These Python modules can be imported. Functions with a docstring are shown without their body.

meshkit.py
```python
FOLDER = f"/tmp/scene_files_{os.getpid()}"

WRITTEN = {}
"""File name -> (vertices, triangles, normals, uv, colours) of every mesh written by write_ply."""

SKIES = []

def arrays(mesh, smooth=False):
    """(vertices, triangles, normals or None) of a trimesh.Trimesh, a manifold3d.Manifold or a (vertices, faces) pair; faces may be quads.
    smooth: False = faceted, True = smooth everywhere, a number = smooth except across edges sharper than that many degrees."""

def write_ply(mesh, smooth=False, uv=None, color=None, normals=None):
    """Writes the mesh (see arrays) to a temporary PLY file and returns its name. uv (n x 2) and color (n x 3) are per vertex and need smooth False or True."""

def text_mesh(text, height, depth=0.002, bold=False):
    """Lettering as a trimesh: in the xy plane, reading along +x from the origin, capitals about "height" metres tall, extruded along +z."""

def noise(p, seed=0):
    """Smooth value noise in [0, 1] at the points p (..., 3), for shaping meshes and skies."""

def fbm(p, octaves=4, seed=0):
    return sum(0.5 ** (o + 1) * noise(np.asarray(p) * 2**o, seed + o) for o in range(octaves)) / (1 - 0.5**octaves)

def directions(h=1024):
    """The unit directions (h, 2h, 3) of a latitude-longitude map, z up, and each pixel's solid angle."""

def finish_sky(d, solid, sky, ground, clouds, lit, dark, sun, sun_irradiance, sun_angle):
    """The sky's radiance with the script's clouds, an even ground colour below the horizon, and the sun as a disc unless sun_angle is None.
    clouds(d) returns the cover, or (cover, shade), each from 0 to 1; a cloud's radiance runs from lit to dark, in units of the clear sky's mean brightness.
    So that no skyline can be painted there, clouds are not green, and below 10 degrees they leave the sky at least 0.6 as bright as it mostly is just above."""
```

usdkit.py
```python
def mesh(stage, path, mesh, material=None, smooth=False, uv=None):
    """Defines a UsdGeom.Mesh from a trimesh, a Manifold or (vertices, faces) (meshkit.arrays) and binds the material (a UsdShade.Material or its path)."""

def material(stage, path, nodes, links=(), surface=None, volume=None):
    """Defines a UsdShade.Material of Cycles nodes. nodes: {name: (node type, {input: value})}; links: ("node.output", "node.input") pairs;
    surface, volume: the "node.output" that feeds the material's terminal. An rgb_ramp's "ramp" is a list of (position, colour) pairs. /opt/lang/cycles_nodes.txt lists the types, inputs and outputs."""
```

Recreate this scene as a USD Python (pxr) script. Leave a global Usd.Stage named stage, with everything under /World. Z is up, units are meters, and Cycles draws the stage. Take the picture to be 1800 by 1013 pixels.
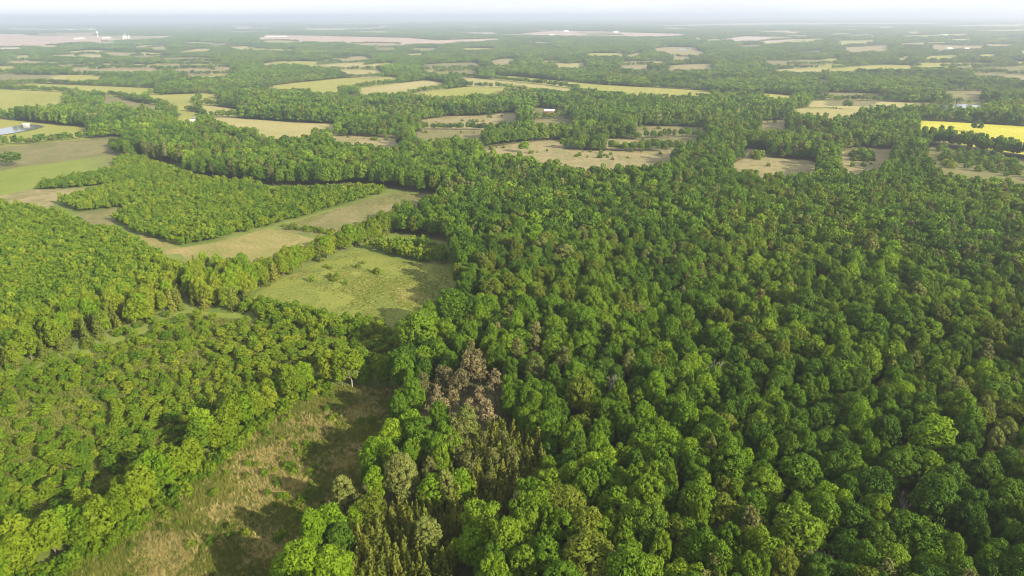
import math, random
import numpy as np, trimesh, shapely
from shapely.geometry import Polygon, LineString, MultiPolygon, Point
from shapely.ops import unary_union
import usdkit, meshkit
from pxr import Usd, UsdGeom, UsdLux, UsdShade, Gf, Sdf, Vt

stage = Usd.Stage.CreateInMemory()
UsdGeom.SetStageUpAxis(stage, UsdGeom.Tokens.z)
UsdGeom.Xform.Define(stage, '/World')
R_ = np.random.default_rng(11)

# ------------------------------------------------------------------ camera, sky, sun, exposure
EYE = np.array([0.0, 0.0, 110.0])
PITCH, ROLL, FOC = math.radians(21.73), math.radians(0.25), 1200.0          # FOC: focal length in photograph pixels (1800 wide)
EXPOSURE = 1.3
SUN_AZ, SUN_EL = math.radians(126.0), math.radians(25.0)                     # azimuth from +y towards +x
U0 = np.array([0, math.sin(PITCH), math.cos(PITCH)]); F0 = np.array([0, math.cos(PITCH), -math.sin(PITCH)]); X0 = np.array([1.0, 0, 0])
RIGHT = math.cos(ROLL) * X0 - math.sin(ROLL) * U0
UP = math.sin(ROLL) * X0 + math.cos(ROLL) * U0
cam = UsdGeom.Camera.Define(stage, '/World/camera')
cam.CreateHorizontalApertureAttr(36.0); cam.CreateFocalLengthAttr(36.0 * FOC / 1800); cam.CreateClippingRangeAttr((0.5, 200000.0))
cam.CreateExposureAttr(EXPOSURE)
m4 = Gf.Matrix4d(*[float(x) for x in (*RIGHT, 0, *UP, 0, *(-F0), 0, *EYE, 1)])
cam.AddTransformOp().Set(m4)
sky = UsdLux.DomeLight.Define(stage, '/World/sky')
sky.GetPrim().SetCustomDataByKey('kind', 'structure')
sky_mat = usdkit.material(stage, '/World/Looks/sky', {
    "s": ("sky_texture", {"sky_type": "single_scattering", "sun_disc": False, "sun_elevation": SUN_EL, "sun_rotation": SUN_AZ, "air_density": 1.0, "aerosol_density": 2.0}),
    "tc": ("texture_coordinate", {}), "map": ("mapping", {"scale": (1.2, 1.2, 9.0)}),
    "n": ("noise_texture", {"scale": 2.2, "detail": 5.0, "roughness": 0.6}),
    "r": ("map_range", {"from_min": 0.42, "from_max": 0.8, "to_min": 0.62, "to_max": 0.82, "clamp": True}),
    "mx": ("mix", {"mix_type": "mix", "color2": (7.2, 7.4, 7.9)}),
    "b": ("background_shader", {"strength": 0.08})},
    [("tc.generated", "map.vector"), ("map.vector", "n.vector"), ("n.fac", "r.value"), ("r.result", "mx.fac"), ("s.color", "mx.color1"), ("mx.color", "b.color")], surface="b.background")
UsdShade.MaterialBindingAPI.Apply(sky.GetPrim()).Bind(sky_mat)
sun = UsdLux.DistantLight.Define(stage, '/World/sun')
sun.CreateNormalizeAttr(True); sun.CreateIntensityAttr(1.25); sun.CreateAngleAttr(0.5); sun.CreateColorAttr((1.0, 0.89, 0.67))
sun.AddRotateXYZOp().Set((90 - math.degrees(SUN_EL), 0, 180 - math.degrees(SUN_AZ)))

# ------------------------------------------------------------------ helpers
def ground_at(px, py, z=0.0):
    """Where the sight line through a photograph pixel meets the level z: used once, to survey the plan of the land."""
    d = RIGHT * ((px - 900) / FOC) + UP * ((506.5 - py) / FOC) + F0
    t = (z - EYE[2]) / d[2]
    p = EYE + t * d
    return p[0], p[1]

def plan(points):
    return Polygon([ground_at(*p) for p in points]).buffer(0)

def screen(p):
    d = np.atleast_2d(p) - EYE
    f = d @ F0
    return 900 + FOC * (d @ RIGHT) / f, 506.5 - FOC * (d @ UP) / f, f

COUNT = {}
def numbered(name):
    n = COUNT.get(name, 0); COUNT[name] = n + 1
    return name if n == 0 else f"{name}_{n:03d}"

def tag(prim, label=None, cat=None, group=None, kind=None):
    for k, v in (('label', label), ('category', cat), ('group', group), ('kind', kind)):
        if v: prim.SetCustomDataByKey(k, v)
    return prim

def obj(name, mesh, mat, parent='/World', smooth=False):
    path = f"{parent}/{numbered(name) if parent == '/World' else name}"
    n = 1
    base = path
    while parent != '/World' and stage.GetPrimAtPath(path):
        path = f"{base}_{n:03d}"; n += 1
    return usdkit.mesh(stage, path, mesh, mat, smooth=smooth).GetPrim()

def thing(name, label, cat, loc=(0, 0, 0), rz=0.0, scale=None, group=None):
    x = UsdGeom.Xform.Define(stage, '/World/' + numbered(name))
    x.AddTranslateOp().Set(Gf.Vec3d(*map(float, loc))); x.AddRotateZOp().Set(float(rz))
    if scale is not None: x.AddScaleOp().Set(Gf.Vec3f(*map(float, scale)))
    return tag(x.GetPrim(), label, cat, group)

# ------------------------------------------------------------------ materials
def leaf_material(name, c_dark, c_mid, c_light, trans=0.28, patch=0.012, rough=0.6):
    if name.startswith('leaf'): c_dark, c_mid, c_light = (tuple(x * k for x, k in zip(c, (1.36, 1.24, 0.72))) for c in (c_dark, c_mid, c_light))
    return usdkit.material(stage, '/World/Looks/' + name, {
        "o": ("object_info", {}), "g": ("geometry", {}),
        "n": ("noise_texture", {"scale": patch, "detail": 2.0}),
        "a": ("math", {"math_type": "multiply_add", "value2": 0.6}),
        "nb": ("math", {"math_type": "multiply_add", "value2": 1.5, "value3": -0.52}),
        "r": ("rgb_ramp", {"ramp": [(0.0, c_dark), (0.45, c_mid), (0.85, c_light), (1.0, c_light)]}),
        "iv": ("map_range", {"from_min": 0, "from_max": 1, "to_min": 0.72, "to_max": 1.28}),
        "h": ("hsv", {"hue": 0.5, "saturation": 1.0, "fac": 1.0}),
        "p": ("principled_bsdf", {"roughness": rough, "specular_ior_level": 0.10}),
        "tint": ("mix", {"mix_type": "multiply", "fac": 1.0, "color2": (1.5, 1.35, 0.6)}),
        "t": ("translucent_bsdf", {}), "m": ("mix_closure", {"fac": trans})},
        [("g.position", "n.vector"), ("n.fac", "nb.value1"), ("o.random", "a.value1"), ("nb.value", "a.value3"), ("a.value", "r.fac"),
         ("g.random_per_island", "iv.value"), ("iv.result", "h.value"), ("r.color", "h.color"), ("h.color", "p.base_color"),
         ("h.color", "tint.color1"), ("tint.color", "t.color"), ("p.BSDF", "m.closure1"), ("t.BSDF", "m.closure2")], surface="m.closure")

M = {}
M['leaf_green'] = leaf_material('leaf_green', (0.044, 0.106, 0.009), (0.076, 0.158, 0.012), (0.118, 0.205, 0.018))
M['leaf_dark'] = leaf_material('leaf_dark', (0.032, 0.080, 0.010), (0.050, 0.114, 0.013), (0.078, 0.148, 0.017))
M['leaf_bright'] = leaf_material('leaf_bright', (0.084, 0.178, 0.010), (0.120, 0.230, 0.013), (0.160, 0.265, 0.020))
M['leaf_olive'] = leaf_material('leaf_olive', (0.068, 0.108, 0.014), (0.094, 0.140, 0.018), (0.126, 0.174, 0.028))
M['leaf_pale'] = leaf_material('leaf_pale', (0.090, 0.132, 0.044), (0.128, 0.172, 0.062), (0.165, 0.205, 0.085))
M['leaf_young'] = leaf_material('leaf_young', (0.062, 0.132, 0.010), (0.102, 0.184, 0.014), (0.152, 0.230, 0.022))
M['leaf_hedge'] = leaf_material('leaf_hedge', (0.086, 0.156, 0.011), (0.128, 0.202, 0.015), (0.178, 0.240, 0.025))
M['needle_cedar'] = leaf_material('needle_cedar', (0.072, 0.104, 0.013), (0.122, 0.152, 0.018), (0.185, 0.196, 0.026), trans=0.15)
M['needle_pine'] = leaf_material('needle_pine', (0.090, 0.110, 0.026), (0.125, 0.138, 0.034), (0.170, 0.170, 0.048), trans=0.15)
M['needle_dead'] = leaf_material('needle_dead', (0.110, 0.110, 0.040), (0.195, 0.163, 0.072), (0.290, 0.232, 0.115), trans=0.12)
M['grass_dry'] = leaf_material('grass_dry', (0.30, 0.265, 0.095), (0.40, 0.35, 0.13), (0.52, 0.455, 0.19), patch=0.06)
M['grass_green'] = leaf_material('grass_green', (0.115, 0.165, 0.024), (0.175, 0.215, 0.036), (0.260, 0.270, 0.060), patch=0.06)

def plain(name, col, rough=0.7, metallic=0.0, var=0.15, scale=0.6):
    lo, hi = tuple(c * (1 - var) for c in col), tuple(min(1, c * (1 + var)) for c in col)
    return usdkit.material(stage, '/World/Looks/' + name, {
        "g": ("geometry", {}), "n": ("noise_texture", {"scale": scale, "detail": 4.0}), "r": ("rgb_ramp", {"ramp": [(0.3, lo), (0.7, hi)]}),
        "p": ("principled_bsdf", {"roughness": rough, "metallic": metallic})},
        [("g.position", "n.vector"), ("n.fac", "r.fac"), ("r.color", "p.base_color")], surface="p.BSDF")

M['bark'] = plain('bark', (0.11, 0.085, 0.06), 0.9, scale=3)
M['bark_grey'] = plain('bark_grey', (0.30, 0.27, 0.22), 0.9, scale=3)
M['white_paint'] = plain('white_paint', (0.60, 0.60, 0.58), 0.6)
M['red_paint'] = plain('red_paint', (0.30, 0.07, 0.055), 0.7)
M['pale_roof'] = plain('pale_roof', (0.72, 0.55, 0.52), 0.5)
M['grey_roof'] = plain('grey_roof', (0.40, 0.42, 0.45), 0.5)
M['steel'] = plain('steel', (0.62, 0.63, 0.64), 0.4)
M['dark_opening'] = plain('dark_opening', (0.05, 0.045, 0.04), 0.8)
M['rubber'] = plain('rubber', (0.03, 0.03, 0.03), 0.9)

def field_material(name, ramp, big=0.02, fine=0.35, stripes=None, distort=0.6, mixfine=0.35):
    """Land surface: broad patches, finer tufts, and where a crop has them the drill or mowing lines. stripes: (angle in degrees, wavelength in metres, weight)."""
    nodes = {"g": ("geometry", {}),
             "n1": ("noise_texture", {"scale": big, "detail": 5.0, "roughness": 0.6, "distortion": distort}),
             "n2": ("noise_texture", {"scale": fine, "detail": 4.0, "roughness": 0.65}),
             "m": ("mix_float", {"fac": mixfine}),
             "r": ("rgb_ramp", {"ramp": ramp}),
             "p": ("principled_bsdf", {"roughness": 0.95, "specular_ior_level": 0.1}),
             "bp": ("bump", {"strength": 0.5, "distance": 0.4})}
    links = [("g.position", "n1.vector"), ("g.position", "n2.vector"), ("n1.fac", "m.a"), ("n2.fac", "m.b"), ("n2.fac", "bp.height"), ("bp.normal", "p.normal")]
    out = "m.result"
    if stripes:
        ang, wave, wt = stripes
        nodes |= {"mp": ("mapping", {"rotation": (0, 0, math.radians(ang))}), "w": ("wave_texture", {"scale": 0.314 / wave * 1.0, "distortion": 2.5, "detail": 2.0, "detail_scale": 0.6}),
                  "ms": ("mix_float", {"fac": wt})}
        links += [("g.position", "mp.vector"), ("mp.vector", "w.vector"), (out, "ms.a"), ("w.fac", "ms.b")]
        out = "ms.result"
    links += [(out, "r.fac"), ("r.color", "p.base_color")]
    return usdkit.material(stage, '/World/Looks/' + name, nodes, links, surface="p.BSDF")

M['floor'] = field_material('forest_floor', [(0.3, (0.040, 0.050, 0.016)), (0.48, (0.070, 0.076, 0.026)), (0.60, (0.125, 0.115, 0.048)), (0.72, (0.20, 0.165, 0.085))], 0.012, 0.4)
M['meadow'] = field_material('meadow_land', [(0.30, (0.105, 0.135, 0.028)), (0.46, (0.155, 0.170, 0.042)), (0.58, (0.23, 0.21, 0.068)), (0.70, (0.30, 0.255, 0.095))], 0.035, 0.9, mixfine=0.4)
M['rough'] = field_material('rough_grass', [(0.3, (0.075, 0.115, 0.022)), (0.5, (0.120, 0.160, 0.034)), (0.7, (0.19, 0.20, 0.06))], 0.04, 0.7)
M['verge'] = field_material('verge_grass', [(0.3, (0.105, 0.140, 0.022)), (0.5, (0.140, 0.172, 0.028)), (0.7, (0.18, 0.195, 0.045))], 0.05, 0.6)
M['pasture'] = field_material('pasture_grass', [(0.32, (0.060, 0.084, 0.018)), (0.42, (0.105, 0.125, 0.025)), (0.50, (0.155, 0.176, 0.032)), (0.60, (0.185, 0.185, 0.046)), (0.72, (0.21, 0.18, 0.07))], 0.03, 0.7, mixfine=0.5, distort=1.5)
M['hay'] = field_material('mown_hay', [(0.30, (0.125, 0.140, 0.030)), (0.46, (0.175, 0.168, 0.052)), (0.60, (0.26, 0.205, 0.088)), (0.75, (0.31, 0.24, 0.115))], 0.022, 0.5, stripes=(-38, 3.0, 0.03), mixfine=0.35, distort=1.2)
M['old_field'] = field_material('old_field', [(0.30, (0.085, 0.095, 0.032)), (0.46, (0.125, 0.125, 0.045)), (0.58, (0.175, 0.150, 0.066)), (0.72, (0.24, 0.19, 0.10))], 0.03, 0.3, mixfine=0.45, distort=1.2)
M['tan'] = field_material('tan_clearing', [(0.32, (0.095, 0.108, 0.036)), (0.44, (0.165, 0.152, 0.064)), (0.56, (0.245, 0.200, 0.100)), (0.70, (0.130, 0.132, 0.048))], 0.035, 0.25, mixfine=0.5, distort=1.0)
M['soil'] = field_material('ploughed_soil', [(0.30, (0.27, 0.205, 0.155)), (0.55, (0.34, 0.255, 0.195)), (0.75, (0.40, 0.30, 0.23))], 0.004, 0.05)
M['soil_grey'] = field_material('grey_soil', [(0.30, (0.27, 0.23, 0.21)), (0.55, (0.33, 0.28, 0.25)), (0.75, (0.38, 0.31, 0.27))], 0.004, 0.05)
M['crop'] = field_material('green_gold_crop', [(0.30, (0.155, 0.175, 0.034)), (0.5, (0.215, 0.215, 0.046)), (0.7, (0.275, 0.25, 0.075))], 0.008, 0.15, stripes=(15, 12.0, 0.10))
M['crop_pale'] = field_material('pale_crop', [(0.30, (0.20, 0.19, 0.062)), (0.5, (0.255, 0.23, 0.088)), (0.7, (0.31, 0.265, 0.125))], 0.008, 0.12)
M['yellow'] = field_material('yellow_blossom', [(0.30, (0.27, 0.265, 0.025)), (0.5, (0.36, 0.34, 0.038)), (0.7, (0.44, 0.40, 0.065))], 0.012, 0.25, mixfine=0.4, stripes=(8, 9.0, 0.12))
M['gravel'] = field_material('gravel_lane', [(0.30, (0.22, 0.21, 0.20)), (0.7, (0.34, 0.32, 0.30))], 0.1, 1.0)
M['water'] = usdkit.material(stage, '/World/Looks/water', {
    "g": ("geometry", {}), "n": ("noise_texture", {"scale": 0.6, "detail": 3.0}), "bp": ("bump", {"strength": 0.03, "distance": 0.02}),
    "p": ("principled_bsdf", {"base_color": (0.12, 0.13, 0.125), "roughness": 0.10, "ior": 1.33})},
    [("g.position", "n.vector"), ("n.fac", "bp.height"), ("bp.normal", "p.normal")], surface="p.BSDF")

# ------------------------------------------------------------------ air
HALF = 46000.0
box = trimesh.creation.box([2 * HALF, 2 * HALF, 151.0]); box.apply_translation([0, 0, 151 / 2 - 3.0])
haze_mat = usdkit.material(stage, '/World/Looks/haze', {"v": ("principled_volume", {"color": (0.87, 0.935, 1.0), "density": 0.00018, "anisotropy": 0.65})}, volume="v.volume")
tag(obj('haze', box, haze_mat), 'pale haze that fades the far woods and fields', 'haze', kind='stuff')

# ------------------------------------------------------------------ ground
g = trimesh.creation.cylinder(radius=45000, height=1.0, sections=96); g.apply_translation([0, 0, -0.5])
tag(obj('ground', g, M['floor']), kind='structure')

def roughen(poly, amp, step):
    """The plan of a field with an uneven edge."""
    out = []
    for q in getattr(poly, 'geoms', [poly]):
        if q.is_empty or q.area < 1: continue
        c = np.array(q.segmentize(step).exterior.coords)[:-1]
        w = np.stack([c[:, 0] / (step * 1.7), c[:, 1] / (step * 1.7), np.zeros(len(c))], 1)
        c = c + amp * 2 * np.stack([meshkit.fbm(w, 3, 5) - 0.5, meshkit.fbm(w + 40, 3, 6) - 0.5], 1)
        out.append(Polygon(c).buffer(0))
    return unary_union(out)

LAYER = [0.0]
def sheet(name, poly, mat, label=None, cat=None, group=None, z=None):
    if z is None:
        LAYER[0] += 0.004; z = 0.03 + LAYER[0]
    ms = []
    for q in getattr(poly, 'geoms', [poly]):
        if q.area < 1: continue
        v, f = trimesh.creation.triangulate_polygon(q, engine='earcut')
        v3 = np.column_stack([v, np.full(len(v), z)])
        t = trimesh.Trimesh(v3, f, process=False)
        if t.face_normals[:, 2].mean() < 0: t.invert()
        ms.append(t)
    return tag(obj(name, trimesh.util.concatenate(ms), M[mat]), label, cat, group, 'structure')

# ---- near plan (photograph pixels; a third number is the height at which the outline was seen, e.g. over tree tops)
FRONT = [(-70, 1080), (60, 1016), (170, 965), (300, 872), (430, 765), (505, 705), (562, 684)]
def behind(pts, depth):
    a = np.array([ground_at(*p) for p in pts]); n = np.stack([-np.gradient(a[:, 1]), np.gradient(a[:, 0])], 1); n /= np.linalg.norm(n, axis=1, keepdims=True)
    return Polygon(np.vstack([a, (a + n * np.asarray(depth)[:, None])[::-1]])).buffer(0)
HEDGE = behind(FRONT, [11, 11, 10.5, 9.5, 8, 6.5, 6])
CLUMP = behind([(562, 684), (620, 686), (690, 690), (706, 668)], [9, 9, 9, 6])
FORE = plan([(-60, 1100), (60, 1018), (170, 966), (300, 873), (430, 766), (505, 706), (562, 685), (580, 680), (690, 684), (700, 680, 6), (690, 730, 9), (645, 790, 9), (590, 855, 9), (560, 920, 9), (530, 945, 9), (478, 1013, 9), (440, 1080, 9)])
SHRUB = plan([(-120, 720), (0, 668), (130, 628), (250, 582), (330, 551), (405, 556), (470, 572), (560, 600), (640, 612), (712, 624), (700, 640), (640, 650), (562, 640, 3), (480, 672, 3), (400, 735, 3), (290, 800, 3), (170, 868, 3), (90, 895, 3), (0, 965, 3), (-150, 1050, 3)])
SHRUB = unary_union([SHRUB, plan([(405, 555), (470, 556), (560, 580), (640, 590), (752, 572), (752, 600), (712, 632), (640, 622), (560, 607), (470, 580)])])
TRACK = plan([(-120, 716), (0, 664), (60, 647), (130, 624), (240, 581), (320, 549), (332, 546), (400, 551), (415, 550), (450, 560), (446, 564), (405, 558), (335, 555), (250, 586), (140, 629), (60, 652), (0, 671), (-120, 723)])
YOUNG3 = plan([(408, 556), (450, 520, 4), (455, 516, 4), (500, 516, 5), (560, 531, 6), (640, 538, 6), (745, 548, 6), (752, 560, 5), (745, 575, 4), (715, 590, 3), (640, 596), (560, 592), (470, 570)])
F3 = plan([(450, 512), (520, 480), (600, 449), (632, 438), (700, 456), (790, 474), (802, 520), (800, 545), (770, 568), (742, 590), (700, 590), (650, 575), (560, 560), (470, 540), (440, 527)])
YOUNG4 = plan([(640, 438), (668, 418, 5), (700, 413, 5), (760, 418, 5), (785, 430, 5), (792, 470), (720, 460)])
BAND = plan([(-140, 690), (0, 655), (90, 632), (200, 590), (320, 546), (410, 548), (455, 512), (470, 498), (440, 470, 9), (420, 452, 9), (395, 455, 9), (345, 436, 10), (320, 455, 9), (290, 478, 8), (200, 505, 8), (90, 540, 8), (0, 570, 8), (-140, 610, 8)])
HEDGE2 = plan([(455, 510), (520, 478), (600, 446), (640, 430), (700, 408), (702, 392), (770, 368), (760, 348, 8), (700, 362, 9), (620, 396, 9), (560, 420, 8), (500, 440, 8), (440, 462, 8)])
F1 = plan([(240, 410), (255, 414), (318, 435), (372, 427), (420, 416), (472, 402), (510, 408), (572, 424), (560, 434, 4), (500, 452, 6), (440, 470, 7), (400, 458, 7), (372, 448, 8), (340, 455, 6), (318, 446), (290, 438, 3), (255, 425, 3)])
F2 = plan([(488, 399), (560, 377), (640, 352), (700, 337), (735, 342), (772, 346), (760, 356, 7), (705, 362, 8), (660, 382, 8), (600, 405, 7), (585, 410, 5), (545, 402, 3), (500, 402, 2)])
YOUNG5 = plan([(245, 414), (318, 434), (370, 426), (470, 401), (485, 397), (560, 376), (640, 351), (698, 336), (700, 324, 6), (640, 318, 6), (560, 322, 6), (470, 322, 6), (440, 322), (350, 316), (300, 298), (262, 285), (240, 274), (200, 274, 6), (120, 290, 6), (40, 312, 6), (0, 322, 5), (-30, 322), (30, 333), (100, 335), (215, 324), (160, 340), (100, 350, 4), (95, 358), (140, 374), (215, 366), (225, 370), (200, 385), (200, 392)])
YOUNG6 = plan([(-200, 370, 6), (0, 345, 6), (60, 356, 6), (110, 365, 6), (150, 384, 6), (200, 390, 6), (250, 416, 6), (290, 440, 6), (318, 454, 6), (290, 478, 6), (200, 508, 6), (90, 545, 6), (0, 575, 6), (-200, 620, 6)])
K1 = plan([(-60, 318), (10, 324), (40, 333), (90, 334), (150, 331), (212, 322), (218, 325), (135, 345), (100, 352), (95, 362), (78, 362, 4), (60, 355, 5), (0, 342, 5), (-60, 336, 5)])
L1 = plan([(138, 376), (150, 372), (215, 366), (224, 370), (198, 386, 3), (188, 391, 5), (150, 387, 5)])
CURVE = plan([(236, 272), (262, 284), (310, 293), (345, 312), (440, 322), (448, 327), (350, 319), (330, 306), (298, 300), (262, 288), (234, 276)])
CEDARS = plan([(585, 1300), (600, 1010, 5), (607, 955, 5), (640, 915, 5), (700, 880, 5), (765, 862, 5), (800, 800, 5), (828, 757, 5), (900, 745, 5), (948, 785, 5), (960, 840, 5), (915, 885, 5), (870, 915, 5), (805, 935, 5), (795, 1013, 5), (800, 1300)])
DEAD = plan([(735, 700, 8), (765, 672, 8), (810, 640, 8), (845, 628, 8), (872, 640, 8), (875, 690, 8), (862, 725, 8), (800, 720, 8), (752, 715, 8)]).buffer(2.5)

LEFTLAND = plan([(-700, 370), (-60, 330), (0, 322), (30, 322), (200, 274), (262, 285), (350, 318), (450, 326), (560, 330), (640, 324), (700, 334), (772, 345), (775, 368), (705, 400), (700, 412), (785, 425), (800, 470), (805, 520), (800, 545), (745, 590), (716, 624), (712, 660), (690, 690), (660, 790), (600, 860), (560, 920), (480, 1100), (-100, 1200), (-700, 900)])
wedge_near = plan([(560, 1200), (560, 930), (640, 830), (690, 740), (716, 650), (760, 640), (1000, 1200)])

# ---- open land further off: (name, material, outline as seen, label)
def far_field(pts, tree=12.0):
    """Its seen outline runs along the foot of the trees behind and the tops of those in front."""
    a, b = plan(pts), plan([(x, y, tree) for x, y in pts])
    steps = [plan([(x, y, t) for x, y in pts]) for t in np.linspace(0, tree, 7)]
    u = unary_union(steps)
    return u if u.geom_type == 'Polygon' else u.convex_hull

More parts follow.
